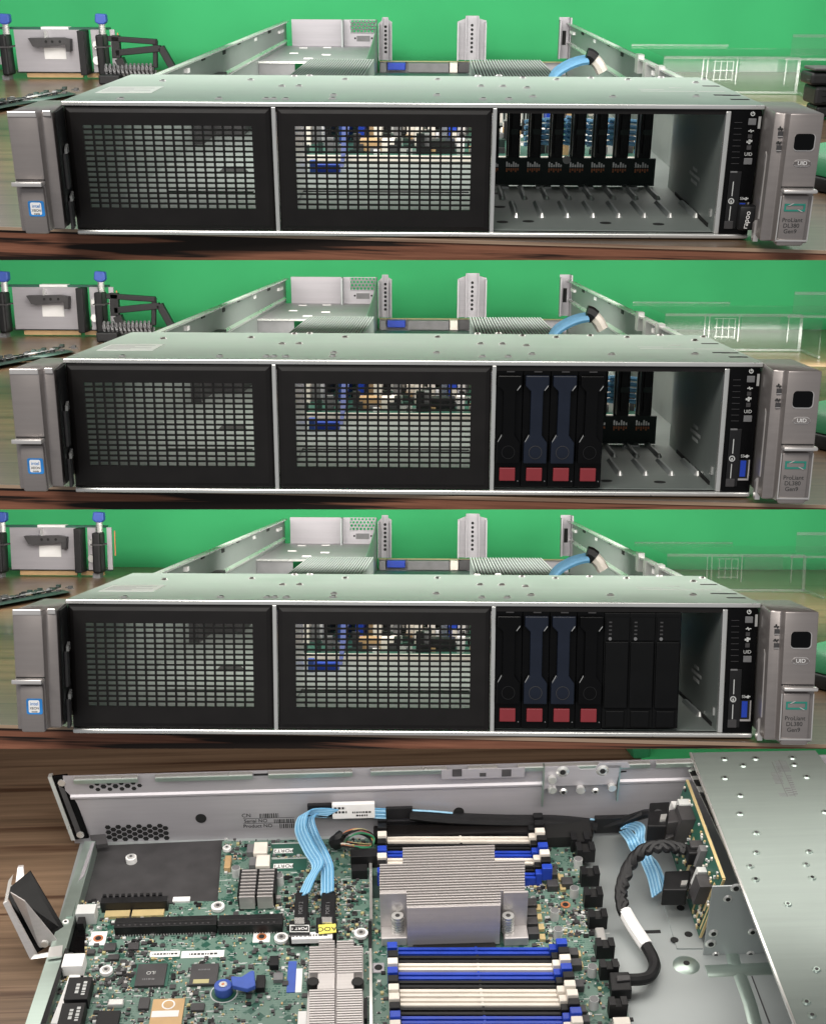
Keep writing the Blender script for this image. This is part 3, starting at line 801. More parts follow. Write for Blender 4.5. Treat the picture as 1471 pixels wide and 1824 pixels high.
# cheek: curved plate from the post down to the shelf front
pts = []
for k in range(9):
    t = k / 8; y = yr - t * .34; zt_ = az - (az - zsh - .004) * (t ** .55) if t < 1 else zsh + .004
    pts.append((y, zt_))
poly = [(yr, .0014), (yr, az)] + pts[1:] + [(ysf, .0014)]
b = MB('steel'); b.loft([(cx2, p[0], p[1]) for p in poly], [(cx2 + .0014, p[0], p[1]) for p in poly]); part('cheek', b, psu)
for xx, yy in ((125, 275), (200, 303), (295, 283), (300, 245), (175, 247)):
    p = A(480 + xx / 2.942, 460 + yy / 2.942, 2, zsh); part('shelf_tab', MB('white').box(p.x - .006, p.x + .006, p.y - .004, p.y + .004, zsh, zsh + .0012), psu)
# rear posts
def post(xa, xb, ytop, ybot, wings):
    ax, az = Rr_(xa, ytop); bx, bz = Rr_(xb, ybot); w = bx - ax
    b = MB('zinc'); b.box(ax + w * .30, ax + w * .72, yr - .006, yr - .0044, bz, az)
    b.box(ax + w * .28, ax + w * .31, yr - .018, yr - .004, bz, az); b.box(ax + w * .71, ax + w * .74, yr - .018, yr - .004, bz, az)
    b.loft([(ax + w * .0, yr - .004, bz), (ax + w * .28, yr - .004, bz), (ax + w * .28, yr - .004, az - .004), (ax, yr - .004, az - .009)],
           [(ax + w * .0, yr - .0026, bz), (ax + w * .28, yr - .0026, bz), (ax + w * .28, yr - .0026, az - .004), (ax, yr - .0026, az - .009)])
    b.loft([(ax + w * .74, yr - .004, bz), (bx, yr - .004, bz), (bx, yr - .004, az - .007), (ax + w * .74, yr - .004, az - .004)],
           [(ax + w * .74, yr - .0026, bz), (bx, yr - .0026, bz), (bx, yr - .0026, az - .007), (ax + w * .74, yr - .0026, az - .004)])
    b.box(ax, ax + w * .05, yr - .02, yr - .004, bz, az - .009); b.box(bx - w * .05, bx, yr - .02, yr - .004, bz, az - .009)
    o = part('rear_post', b, srv)
    for k in range(7):
        z = az - .014 - (az - bz - .02) * k / 7
        part('hole', MB('black_dark').cyl((ax + w * .51, yr - .0063, z), 1, .0022, .0004, 10), o)
    return o
post(985, 1133, 76, 308, 1); post(572, 642, 84, 308, 1)
# low rear wall with ports
b = MB('zinc'); ax, az = Rr_(575, 312); bx, _ = Rr_(1560, 312)
b.box(ax, bx, yr, yr + .0014, .0014, az); b.box(ax, bx, yr - .008, yr, az - .0012, az, 'board_edge')
rw = part('rear_wall', b, srv)
a3 = Rr_(618, 322, yr - .02); b3 = Rr_(712, 360, yr - .02); part('video_port', MB('blue').box(a3[0], b3[0], yr - .03, yr, b3[1], a3[1]), rw, bevel=.001)
for xa, xb, m in ((725, 940, 'mid_grey'), (945, 985, 'ivory'), (990, 1050, 'dark_grey'), (580, 612, 'mid_grey')):
    a3 = Rr_(xa, 318, yr - .02); b3 = Rr_(xb, 372, yr - .02); part('port_block', MB(m).box(a3[0], b3[0], yr - .035, yr, b3[1], a3[1] - .001), rw, bevel=.0008)
# right corner of the rear
ax, az = Rr_((997 - 480) * 2.942, 84); bx, bz = Rr_((1014 - 480) * 2.942, 300)
b = MB('zinc'); b.box(ax, bx, yr - .002, yr, bz, az); b.box(bx - .002, bx, yr - .03, yr, bz, az); b.box(ax, ax + .002, yr - .02, yr, bz, az - .004)
part('corner_post', b, srv)
part('slot', MB('black_dark').box((ax + bx) / 2 - .003, (ax + bx) / 2 + .003, yr - .0024, yr - .002, bz + .02, az - .02), srv)
# small brackets on the right wall
for px, py in ((1148, 556), (1162, 570), (1185, 577)):
    p = A(px, py, 0, WX - .0014); part('standoff', MB('steel_bright').box(WX - .0075, WX - .0014, p.y, p.y + .02, p.z - .018, p.z), srv)
# cable bundle that shows over the cover
def bez(pts, n=8):
    """smooth path through points"""
    P = [Vector(p) for p in pts]; out = []
    for i in range(len(P) - 1):
        p0, p1, p2, p3 = P[max(i - 1, 0)], P[i], P[i + 1], P[min(i + 2, len(P) - 1)]
        for k in range(n):
            t = k / n; out.append(.5 * ((2 * p1) + (p2 - p0) * t + (2 * p0 - 5 * p1 + 4 * p2 - p3) * t * t + (3 * p1 - p0 - 3 * p2 + p3) * t ** 3))
    out.append(P[-1]); return out
b = MB('ribbon'); yk = .55
path = [A(x, y, 1, yk) for x, y in ((978, 610), (990, 588), (1010, 574), (1030, 566), (1046, 563))]
for j in range(7):
    b.tube([(p.x, p.y + .006 * (j - 3), p.z + .0004 * j - .002) for p in bez(path)], .0026, 6)
cb = part('cable_bundle', b, srv)
path = [A(x, y, 1, yk) for x, y in ((1044, 564), (1051, 566), (1058, 572))]
b = MB('black_plastic'); b.tube([(p.x, p.y, p.z + .004) for p in bez(path)], .0075, 8); part('sleeve', b, cb)
path = [A(x, y, 1, yk) for x, y in ((1058, 570), (1066, 579), (1073, 592))]
b = MB('ivory'); b.tube([(p.x, p.y, p.z + .003) for p in bez(path)], .0062, 8); part('plug', b, cb)
# blue cables behind the backplane slots
b = MB('ribbon')
for k, px in enumerate((969, 1007, 1046, 1087, 1125)):
    p = Bp(px, 240)
    for j in range(5): b.tube([(p.x - .012, .235, .030 + .0045 * j + .002 * (k % 3)), (p.x + .003, .24, .031 + .0045 * j), (p.x + .016, .235, .030 + .0045 * j)], .0018, 6)
for j in range(3): b.tube([(Bp(1160, 240).x, .25, .022 + .008 * j), (Bp(1180, 240).x, .26, .024 + .009 * j)], .0042, 6)
part('ribbon_cable', b, cb)
for px, m in ((1009, 'blue'), (1048, 'tan'), (894, 'ivory'), (932, 'ivory')):
    p = Bp(px, 215); part('socket_end', MB(m).box(p.x - .006, p.x + .006, .30, .33, .04, .066), mbd)

# copies of the front-view server for the upper and lower sets
srv['group'] = 'servers seen from the front'
srv['label'] = 'server whose right bay holds four drives beside an open gap'
srv1 = restage(srv, S1, 'server with a fully empty right drive bay')
srv3 = restage(srv, S3, 'server whose right bay holds four drives and three black fillers')


# ------------------------------------------------------------------ drives
def drive(label, navy):
    x0 = .0; w = .01735
    t = thing('drive', label, 'drive', S2, (0, 0, 0), 'hot-plug drives with red latches')
    z = lambda y: F(955, y)[1]
    zT, zB = z(657), z(868)
    part('body', MB('black_gloss').box(-w / 2, w / 2, .0010, .16, zB, zT), t, bevel=.0005)
    m = 'navy' if navy else 'black_gloss'
    lw, sw, ch = w / 2 - .0012, w * .225, .0034
    za, zb2, zc, zd = z(668), z(696), z(778), z(824)
    poly = [(-lw, zd), (lw, zd), (lw, zc - ch), (sw, zc + ch * .4), (sw, zb2), (lw, zb2 + ch), (lw, za), (-lw, za), (-lw, zb2 + ch), (-sw, zb2), (-sw, zc + ch * .4), (-lw, zc - ch)]
    b = MB(m); b.prism(poly, 1, -.0040, .001); lev = part('lever', b, t, bevel=.0006)
    # bright strips painting the glint on the lever's chamfers
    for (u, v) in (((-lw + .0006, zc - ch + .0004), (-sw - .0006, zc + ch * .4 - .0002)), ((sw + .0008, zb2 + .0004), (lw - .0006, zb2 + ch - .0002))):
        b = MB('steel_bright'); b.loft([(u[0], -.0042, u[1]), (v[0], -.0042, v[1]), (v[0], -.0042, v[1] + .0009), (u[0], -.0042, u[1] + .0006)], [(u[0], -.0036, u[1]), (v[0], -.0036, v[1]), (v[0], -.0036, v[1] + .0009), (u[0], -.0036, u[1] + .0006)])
        part('chamfer_glint', b, lev)
    b = MB('black_plastic' if not navy else 'dark_grey'); n = 20; cz = z(804)
    rr = [(.0043 * math.cos(2 * math.pi * k / n), cz + .0043 * math.sin(2 * math.pi * k / n)) for k in range(n)]
    ri = [(.0040 * math.cos(2 * math.pi * k / n), cz + .0040 * math.sin(2 * math.pi * k / n)) for k in range(n)]
    for k in range(n):
        l = (k + 1) % n; b.loft([(rr[k][0], -.0044, rr[k][1]), (rr[l][0], -.0044, rr[l][1]), (ri[l][0], -.0044, ri[l][1]), (ri[k][0], -.0044, ri[k][1])], [(rr[k][0], -.0038, rr[k][1]), (rr[l][0], -.0038, rr[l][1]), (ri[l][0], -.0038, ri[l][1]), (ri[k][0], -.0038, ri[k][1])])
    part('finger_ring', b, lev)
    part('release_latch', MB('red_latch').box(-w * .30, w * .29, -.0018, .0012, z(856), z(833)), t, bevel=.0004)
    part('status_light', MB('mid_grey').cyl((w * .40, -.0002, z(857)), 1, .0004, .0014, 8), t)
    part('top_mark', MB('dark_grey').box(-.002, .003, -.0002, .001, z(663), z(661)), t)
    return t


def place(t, st, x, label):
    c = copy_tree(t, st.M @ Matrix.Translation((x, 0, 0))); c['label'] = label; return c


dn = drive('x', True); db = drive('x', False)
pos = ('leftmost black drive with a red latch', 'left one of the two navy drives with red latches', 'right one of the two navy drives with red latches', 'black drive with a red latch right of the navy drives')
dx = [F(905.5 + 48.4 * k, 760)[0] for k in range(4)]
for st, nm in ((S2, ', second scene from the top'), (S3, ', third scene from the top')):
    for k in range(4):
        src = (db, dn, dn, db)[k]
        if st is S2 and k < 2:
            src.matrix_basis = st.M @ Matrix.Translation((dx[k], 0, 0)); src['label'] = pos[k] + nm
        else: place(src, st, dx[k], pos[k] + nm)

# black bay fillers of the third set
w = .0166
bf_ = thing('bay_filler', 'x', 'bay filler', S3, (0, 0, 0), 'black bay fillers beside the drives')
z = lambda y: S3.at(1140, y, 1, 0).z
part('body', MB('filler_black').box(-w / 2, w / 2, .0005, .14, z(1298), z(1092)), bf_, bevel=.0006)
b = MB('filler_black'); b.box(-w / 2 + .0008, w / 2 - .0008, -.0016, .0005, z(1262), z(1143)); part('face', b, bf_, bevel=.0007)
b = MB('filler_black'); b.box(-w / 2 + .0022, w / 2 - .0022, -.0010, .0005, z(1296), z(1266)); part('grip', b, bf_, bevel=.0009)
b = MB('filler_black'); b.box(-w / 2 + .0010, w / 2 - .0008, -.0004, .0006, z(1141), z(1100)); pk = part('light_panel', b, bf_)
part('light_dot', MB('mid_grey').cyl((-w * .28, -.0012, z(1138)), 1, .0011, .001, 10), pk)
for k in range(4): part('light_mark', MB('dark_grey').box(-w * .33, -w * .22, -.0007, -.0003, z(1131 - 7 * k), z(1128.5 - 7 * k)), pk)
fx3 = [S3.at(p, 1200, 1, 0).x for p in (1097, 1142, 1187.5)]
for k, lab in enumerate(('black bay filler next to the drives', 'middle one of the three black bay fillers', 'black bay filler next to the open gap')):
    if k == 0: bf_.matrix_basis = S3.M @ Matrix.Translation((fx3[0], 0, 0)); bf_['label'] = lab
    else: place(bf_, S3, fx3[k], lab)

# wireless dongle in the first server's port
q = lambda x, y: (lambda p: (p.x, p.z))(S1.at(1260 + x / 5.366, 130 + y / 5.366, 1, -.006))
ax, az = q(300, 1258); bx, bz = q(440, 1490)
dg = thing('usb_dongle', 'black wireless dongle plugged into the port of the topmost server', 'dongle', S1, ((ax + bx) / 2, 0, bz))
part('body', MB('black_plastic').box(ax, bx, -.011, -.0016, bz, az), dg, bevel=.0015, smooth=True)
text('maker_mark', 'rapoo', dg, ((ax + bx) / 2 - .0008, -.0112, (az + bz) / 2 - .001),   .0048, 'white', (math.pi / 2, math.radians(-84), 0))


# ------------------------------------------------------------------ riser assembly at the back left
def riser(st, label, arm):
    Y = 1.20
    X = lambda x, y, yy=Y: (lambda p: (p.x, p.z))(A(x / 2.942, 460 + y / 2.942, 1, yy))
    o = X(300, 405); t = thing('riser_card', label, 'riser card', S2, (o[0], Y, 0), 'riser cards with blue levers')
    def bx(n, x0, y0, x1, y1, m, d0, d1, bev=0, par=None):
        a = X(x0, y0); c = X(x1, y1); return part(n, MB(m).box(a[0], c[0], Y + d0, Y + d1, c[1], a[1]), par or t, bevel=bev)
    pl = bx('plate', 62, 150, 425, 372, 'zinc', 0, .004)
    bx('board', -20, 138, 560, 152, 'pcb_plain', .004, .02); bx('board_tab', 205, 136, 350, 150, 'white', .001, .02)
    bx('edge_connector', 120, 374, 418, 404, 'tan', .006, .012); bx('edge_connector', 438, 374, 560, 404, 'tan', .006, .012)
    bx('board_skirt', 70, 368, 600, 380, 'pcb_dark', .004, .012)
    b = MB('dark_grey'); P = [X(*p) for p in ((152, 192), (330, 190), (372, 198), (372, 262), (352, 262), (346, 226), (205, 242), (178, 235))]
    b.prism(P, 1, Y - .016, Y); br = part('bracket', b, pl)
    for xx in (247, 280, 320): a = X(xx, 210); part('hole', MB('black_dark').cyl((a[0], Y - .0163, a[1]), 1, .002, .0004, 10), br)
    bx('pin', 230, 155, 246, 192, 'steel_bright', -.010, 0, 0, pl)
    lb = bx('label', 220, 245, 338, 305, 'white', -.001, 0, 0, pl)
    for k in range(3): bx('print_line', 236, 258 + 14 * k, 300 + 8 * k, 261 + 14 * k, 'print', -.0013, -.001, 0, lb) if False else None
    bx('cheek', 420, 150, 472, 382, 'black_plastic', -.03, .004, .001)
    bx('end_plate', 470, 150, 530, 372, 'zinc', -.004, .004)
    for yy in (228, 310):
        for xx in (505, 6): a = X(xx, yy); part('screw', MB('steel_bright').cyl((a[0], Y - .010, a[1]), 1, .006, .006, 12), t)
    for x0 in (512, 8):
        bx('post', x0, 172, x0 + 58, 385, 'black_plastic', -.028, .006, .003); bx('post_band', x0 - 2, 232, x0 + 60, 240, 'dark_grey', -.029, .006)
        b = MB('steel_bright'); c0 = X(x0 + 28, 172); c1 = X(x0 + 24, 108)
        for k in range(7):
            u = k / 7; b.cyl((c0[0] + (c1[0] - c0[0]) * u, Y - .01, c0[1] + (c1[1] - c0[1]) * u), 2, .0052, (c1[1] - c0[1]) / 7 * .72, 10)
        b.cyl((c0[0], Y - .01, c0[1]), 2, .0035, c1[1] - c0[1] + .002, 8); part('spring', b, t)
        P = [X(x0 - 8 + dx_, y) for dx_, y in ((4, 64), (58, 68), (62, 108), (48, 122), (20, 120), (0, 108))]
        b = MB('lever_blue'); b.prism(P, 1, Y - .018, Y - .004); part('lever', b, t, bevel=.002)
        bx('foot', x0 + 8, 385, x0 + 48, 418, 'mid_grey', -.02, 0)
    bx('rear_plate', 566, 150, 606, 372, 'zinc', .002, .006); bx('rear_edge', 604, 168, 618, 300, 'copper', .004, .006)
    return t


rc = riser(S2, 'riser card with blue levers beside the tabletop bracket, second scene from the top', True)
restage(rc, S1, 'riser card with blue levers, leftmost in the topmost scene')
restage(rc, S3, 'riser card with blue levers standing without a bracket beside it')

# black folding arm beside the riser card (first and second set)
Y = 1.13
X = lambda x, y: (lambda p: Vector((p.x, Y, p.z)))(A(x / 2.942, 460 + y / 2.942, 1, Y))
arm = thing('folding_arm', 'black folding arm with a coil at its foot, second scene from the top', 'bracket', S2, (X(600, 400).x, Y, 0), 'black folding arms')
def bar(n, a, c, w, d=.006, m='black_plastic'):
    a = X(*a); c = X(*c); u = (c - a).normalized(); nrm = Vector((-u.z, 0, u.x)) * w / 2
    b = MB(m); P = [a - nrm, c - nrm, c + nrm, a + nrm]
    b.loft([(p.x, Y - d, p.z) for p in P], [(p.x, Y + d, p.z) for p in P]); return part(n, b, arm, bevel=.001)
bar('arm', (560, 196), (815, 214), .0075); bar('arm', (808, 205), (806, 350), .0065, .004); bar('arm', (600, 272), (838, 248), .009); bar('arm', (836, 240), (898, 352), .010)
bar('upright', (600, 180), (605, 300), .012); bar('upright', (618, 300), (650, 380), .012, .008)
b = MB('dark_grey'); b.tube([X(540, 366), X(800, 362)], .006, 8); rod = part('rod', b, arm)
b = MB('mid_grey'); pts = []
for k in range(120):
    u = k / 119; p = X(545 + 255 * u, 366 - 4 * u); t_ = u * 2 * math.pi * 12; pts.append((p.x, Y + .009 * math.cos(t_) - .002, p.z + .0085 * math.sin(t_)))
b.tube(pts, .0022, 5); part('coil', b, arm)
p0 = X(528, 380); p1 = X(640, 430)
part('base', MB('black_plastic').box(p0.x, p1.x, Y - .03, Y + .01, 0, p0.z), arm, bevel=.002)
p1 = X(790, 400); part('base_plate', MB('black_plastic').box(p0.x, p1.x, Y - .004, Y + .02, 0, .006), arm)
restage(arm, S1, 'black folding arm with a coil at its foot, topmost scene')

# circuit strip lying on the table at the left
def flat(pts, z): return [(p.x, p.y, z) for p in (A(x, y, 2, z) for x, y in pts)]
cs = thing('circuit_card', 'narrow green circuit strip on the table, second scene from the top', 'circuit card', S2, (-.49, .84, 0), 'circuit strips behind the left ears')
L0 = ((-60, 656), (118, 622), (132, 626), (-60, 662)); b = MB('pcb_dark'); b.loft(flat(L0, 0.0), flat(L0, .004)); part('board', b, cs)
L1 = ((-60, 650), (70, 625), (100, 622), (-60, 652.5)); b = MB('mid_grey'); b.loft(flat(L1, .0045), flat(L1, .007)); part('connector_strip', b, cs)
b = MB('mid_grey'); rn = random.Random(5)
for k in range(70):
    u = rn.random(); v = rn.random(); a = Vector(flat([L0[0]], 0)[0]).lerp(Vector(flat([L0[1]], 0)[0]), u); c = Vector(flat([L0[3]], 0)[0]).lerp(Vector(flat([L0[2]], 0)[0]), u); p = a.lerp(c, v)
    b.box(p.x, p.x + .005, p.y, p.y + .008, .004, .004 + rn.choice((.001, .002, .004)), rn.choice(('mid_grey', 'dark_grey', 'black_plastic', 'dark_grey', 'pcb_dark')))
part('component', b, cs, kind='stuff')
restage(cs, S1, 'narrow green circuit strip on the table, topmost scene'); restage(cs, S3, 'narrow green circuit strip on the table, third scene from the top')

# clear plastic air duct behind the right side
Y0, Y1 = 1.02, 1.20
Xc = lambda x, y, yy=Y0: (lambda p: (p.x, p.z))(A(x, y, 1, yy))
bf = thing('air_duct', 'clear plastic air duct behind the server, second scene from the top', 'air duct', S2, (Xc(1400, 600)[0], Y0, 0), 'clear plastic air ducts')
xa, za = Xc(1185, 560); xb, zb = Xc(1428, 561); xe = .62
b = MB('clear_plastic'); b.box(xa, xb, Y0, Y0 + .0015, .0, za); part('front_pane', b, bf)
b = MB('clear_plastic'); b.box(xa, xe, Y0, Y1, za, za + .0015); tp = part('top_pane', b, bf)
b = MB('clear_plastic'); b.box(xa - .02, Xc(1300, 540, Y1)[0], Y1, Y1 + .0015, za, Xc(1200, 538, Y1)[1]); part('back_pane', b, bf)
b = MB('clear_plastic'); b.box(xb, xb + .0015, Y0 - .10, Y0 + .0, 0, za); part('end_pane', b, bf)
b = MB('clear_plastic'); b.box(xb, xe, Y0 + .05, Y0 + .052, za, za + .028); part('side_pane', b, bf)
def rim(*a): part('rim', MB('clear_edge').box(*a), bf)
rim(xa, xb, Y0 - .002, Y0, za - .002, za + .0016); rim(xb - .002, xb + .002, Y0 - .002, Y0, 0, za); rim(xa - .02, Xc(1300, 540, Y1)[0], Y1 - .002, Y1, Xc(1200, 540, Y1)[1], Xc(1200, 537, Y1)[1])
rim(xa, xb, Y0 - .004, Y0, 0, .003); rim(xb, xb + .003, Y0 - .10, Y0, 0, .003); rim(xb, xe, Y0 + .048, Y0 + .05, za + .024, za + .028); rim(xb - .02, xe, Y0 - .004, Y0 - .001, za - .003, za)
for xx in (1255, 1263, 1316, 1404):
    x, _ = Xc(xx, 575); rim(x - .0008, x + .0008, Y0 - .0015, Y0, .012, za)
part('window_pane', MB('clear_plastic').box(Xc(1320, 575)[0], Xc(1388, 575)[0], Y0 - .003, Y0 - .0015, Xc(1320, 586)[1], Xc(1320, 560)[1]), bf)
b = MB('clear_edge')
for k in range(4):
    x, _ = Xc(1276 + 11 * k, 575); b.box(x - .0005, x + .0005, Y0 - .002, Y0, .016, za - .004)
for k in range(3): b.box(Xc(1272, 575)[0], Xc(1310, 575)[0], Y0 - .0025, Y0, .018 + .012 * k, .019 + .012 * k)
part('louvre_grid', b, bf)
restage(bf, S1, 'clear plastic air duct behind the server, topmost scene'); restage(bf, S3, 'clear plastic air duct behind the server, third scene from the top')

# round pad with a green top at the right
p0 = A(1500, 795, 2, 0)
pd = thing('round_pad', 'round pad with a green top right of the ear, second scene from the top', 'pad', S2, (p0.x + .055, p0.y + .02, 0), 'round green pads')
c = ORG[pd.name]
b = MB('black_plastic'); b.cyl((c.x, c.y, 0), 2, .085, .011, 40); part('base', b, pd, bevel=.002, smooth=True)
b = MB('green_plastic'); b.cyl((c.x, c.y, .011), 2, .083, .016, 40, r2=.078); part('top', b, pd, bevel=.003, smooth=True)
restage(pd, S1, 'round pad with a green top right of the ear, topmost scene'); restage(pd, S3, 'round pad with a green top right of the ear, third scene from the top')

# black fan module at the right edge of the first set
g0 = S1.at(1440, 212, 2, 0); Yg = g0.y
X = lambda x, y: (lambda p: (p.x, p.z))(S1.at(x, y, 1, Yg))
fm = thing('fan_module', 'black fan module standing at the right edge of the topmost scene', 'fan module', S1, (g0.x + .03, Yg, 0))
def fb(n, x0, y0, x1, y1, m, d0=-.0, d1=.05, bev=.003):
    a = X(x0 + 12, y0 + 4); c2 = X(x1, y1); return part(n, MB(m).box(a[0], c2[0], Yg + d0, Yg + d1, c2[1], a[1]), fm, bevel=bev)
fb('lower_body', 1444, 185, 1540, 210, 'black_plastic', .002); fb('middle_body', 1440, 150, 1540, 187, 'black_plastic', -.004); fb('upper_body', 1434, 126, 1540, 152, 'black_plastic')
fb('top_plate', 1440, 117, 1540, 127, 'dark_grey', .002); fb('knob', 1428, 136, 1436, 141, 'black_plastic', -.01, .002, .001)
for k in range(3): fb('fin', 1450, 156 + 10 * k, 1540, 160 + 10 * k, 'black_dark', -.006, .0, .0005)
#STAGE4
# ================================================================== fourth set: the opened server seen from above
def Q(px, py, z=0.0): return S4.at(px, py, 2, z)
def Wl(px, py, y=0.0): return S4.at(px, py, 1, y)
H4 = 0.079
ZB = 0.0075                                             # top face of the motherboard
tb = MB('wood_brown').box(-.75, 1.25, -.55, .27, -.03, -.0035)
solo('table', tb, S4, kind='structure')
gc = thing('green_cloth', 'green cloth lying behind the opened server in the lowest scene', 'cloth', S4, (.62, .15, -.0035))
b = MB('green_cloth')
pp = [Q(1146, 1361, -.0035), Q(1700, 1352, -.0035), Q(1700, 1310, -.0035), Q(1120, 1310, -.0035)]
b.loft([(p.x, p.y, -.0035) for p in pp], [(p.x, p.y, -.0015) for p in pp]); part('sheet', b, gc)
b = MB('green_plastic'); p0 = Q(1128, 1354, -.0035); p1 = Q(1158, 1354, -.0035)
b.loft([(p0.x, p0.y, -.0035), (p1.x, p0.y, -.0035), (p1.x - .002, p0.y + .02, -.0035), (p0.x - .006, p0.y + .02, -.0035)], [(p0.x - .006, p0.y, .04), (p1.x + .001, p0.y, .04), (p1.x + .001, p0.y + .02, .04), (p0.x - .006, p0.y + .02, .04)])
part('fold', b, gc, bevel=.003)

sv = thing('server', 'opened server seen from above with its green motherboard bare', 'server', S4)
xl = Wl(122, 1440).x; XR = .80
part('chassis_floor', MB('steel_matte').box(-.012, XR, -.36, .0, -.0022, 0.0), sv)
# far side wall with ridge, rolled top, vents, slots
b = MB('zinc'); b.box(xl, XR, 0.0, .0014, 0.0, H4)
wall = part('side_wall', b, sv)
zr = Wl(400, 1413).z
b = MB('zinc'); b.loft([(xl + .004, 0, zr - .0030), (xl + .004, -.0018, zr - .001), (xl + .004, -.0018, zr + .001), (xl + .004, 0, zr + .0030)], [(XR, 0, zr - .0030), (XR, -.0018, zr - .001), (XR, -.0018, zr + .001), (XR, 0, zr + .0030)])
part('ridge', b, wall)
xcuts = [(130, 245), (276, 450), (478, 628), (660, 795), (833, 885), (921, 1155), (1165, 1240)]
for a, c in xcuts:
    xa, xb = Wl(a, 1372).x, Wl(c, 1372).x
    part('top_fold', MB('steel_bright').box(xa, xb, -.0052, 0.0, H4 - .0016, H4), wall, bevel=.0006)
    part('fold_face', MB('steel').box(xa, xb, -.0056, -.0050, H4 - .0052, H4 - .0012), wall)
for a, c, yy in ((172, 220, 1387), (452, 497, 1382), (1072, 1115, 1378)):
    u, v = Wl(a, yy), Wl(c, yy); part('slot', MB('black_dark').loft([(u.x, -.0004, u.z), (u.x + .012, -.0004, u.z), (v.x, -.0004, u.z + .001), (v.x, -.0004, u.z + .0022), (u.x, -.0004, u.z + .0022)], [(u.x, 0, u.z), (u.x + .012, 0, u.z), (v.x, 0, u.z + .001), (v.x, 0, u.z + .0022), (u.x, 0, u.z + .0022)]), wall)
# honeycomb vents: dark hexagonal openings
def hexm(r):
    b = MB('black_dark'); b.prism([(r * math.cos(math.radians(60 * k)), r * .92 * math.sin(math.radians(60 * k))) for k in range(6)], 1, -.0003, 0.0); return b.mesh('vent_hole')
hm = hexm(.0029)
u = Wl(192, 1474); v = Wl(297, 1493)
for k in range(12):
    for r in range(3):
        x = u.x + (v.x - u.x) * k / 11; z = u.z + (v.z - u.z) * (r + .5 * (k % 2)) / 2.5; inst('vent_hole', hm, wall, (x, 0, z))
u = Wl(163, 1402); v = Wl(249, 1402); hm2 = hexm(.0024)
for k in range(9):
    if k % 2 == 0: inst('vent_hole', hm, wall, (u.x + (v.x - u.x) * k / 8, 0, u.z)) if k in (2, 4, 6) else inst('vent_hole', hm2, wall, (u.x + (v.x - u.x) * k / 8, 0, u.z))
    else:
        for dz in (-.0032, .0032): inst('vent_hole', hm2, wall, (u.x + (v.x - u.x) * k / 8, 0, u.z + dz))
for px, py, r in ((358, 1458, .0052), (817, 1446, .0050)):
    p = Wl(px, py); part('hole', MB('black_dark').cyl((p.x, -.0006, p.z), 1, r, .0006, 18), wall)
# printed serial label on the wall
p = Wl(433, 1452); text('serial_print', 'CN', wall, (p.x + .003, -.0002, p.z - .001), .006, 'ink')
p = Wl(450, 1463); text('serial_print', 'Serial NO', wall, (p.x + .003, -.0002, p.z), .0055, 'ink')
p = Wl(452, 1472); text('serial_print', 'Product NO', wall, (p.x + .004, -.0002, p.z), .0055, 'ink')
b = MB('ink'); rn = random.Random(2)
for (xa, xb, ya, yb2) in ((462, 497, 1450, 1457), (488, 524, 1460, 1466), (498, 524, 1468, 1475)):
    u = Wl(xa, ya); v = Wl(xb, yb2); x = u.x
    while x < v.x: wd = rn.choice((.0005, .0008, .0012)); b.box(x, x + wd, -.0002, 0, v.z, u.z); x += wd + rn.choice((.0006, .001))
u = Wl(433, 1459); v = Wl(525, 1459); b.box(u.x, v.x, -.0002, 0, u.z, u.z + .0003); u = Wl(433, 1468); b.box(u.x, v.x, -.0002, 0, u.z, u.z + .0003)
part('barcode', b, wall)
# screwed bracket plate on the wall
u = Wl(970, 1366, -.006); v = Wl(1102, 1422, -.006)
b = MB('zinc'); zt_, zb_ = u.z, v.z; xa, xb = u.x, v.x
b.prism([(xa, zb_ + .012), (xa, zt_), (xa + .03, zt_), (xa + .034, zt_ - .004), (xa + .048, zt_ - .004), (xa + .051, zt_ + .003), (xa + .078, zt_ + .003), (xa + .081, zt_ - .004), (xb - .02, zt_ - .004), (xb - .016, zt_), (xb, zt_), (xb - .004, zb_ + .012), (xb - .012, zb_ + .016), (xa + .012, zb_ + .016)], 1, -.0062, -.0048)
pl = part('bracket_plate', b, wall, bevel=.0004)
for px, py, r in ((983, 1386, .0042), (983, 1404, .0042), (1089, 1400, .0042), (1033, 1404, .0045)):
    p = Wl(px, py, -.0062); part('screw', MB('steel_bright').cyl((p.x, -.0062, p.z), 1, r, -.005, 12), wall, bevel=.0006)
for px, py, r in ((1002, 1375, .0062), (1073, 1373, .0062), (1003, 1411, .0040), (1060, 1410, .0038)):
    p = Wl(px, py, -.0062); part('eyelet', MB('steel_bright').cyl((p.x, -.0062, p.z), 1, r, -.0012, 16, r2=r * .6).cyl((p.x, -.0073, p.z), 1, r * .45, -.0003, 12, 'black_dark'), wall)
part('edge_flange', MB('steel').box(xa - .0012, xa + .0004, -.0062, 0, zb_ - .008, zt_), wall); part('edge_flange', MB('steel').box(xb - .002, xb - .0004, -.0062, 0, zb_ - .004, zt_ - .002), wall)
u = Wl(786, 1366, -.0054); v = Wl(934, 1384, -.0054); part('fold_plate', MB('zinc').box(u.x, v.x, -.0064, -.0056, v.z, u.z - .003), wall, bevel=.0004)
for px, w_ in ((814, .009), (902, .009), (860, .006)):
    p = Wl(px, 1377, -.0064); part('notch', MB('dark_grey').box(p.x - w_ / 2, p.x + w_ / 2, -.0068, -.0063, p.z - .004, p.z + (.004 if w_ > .007 else 0)), wall)
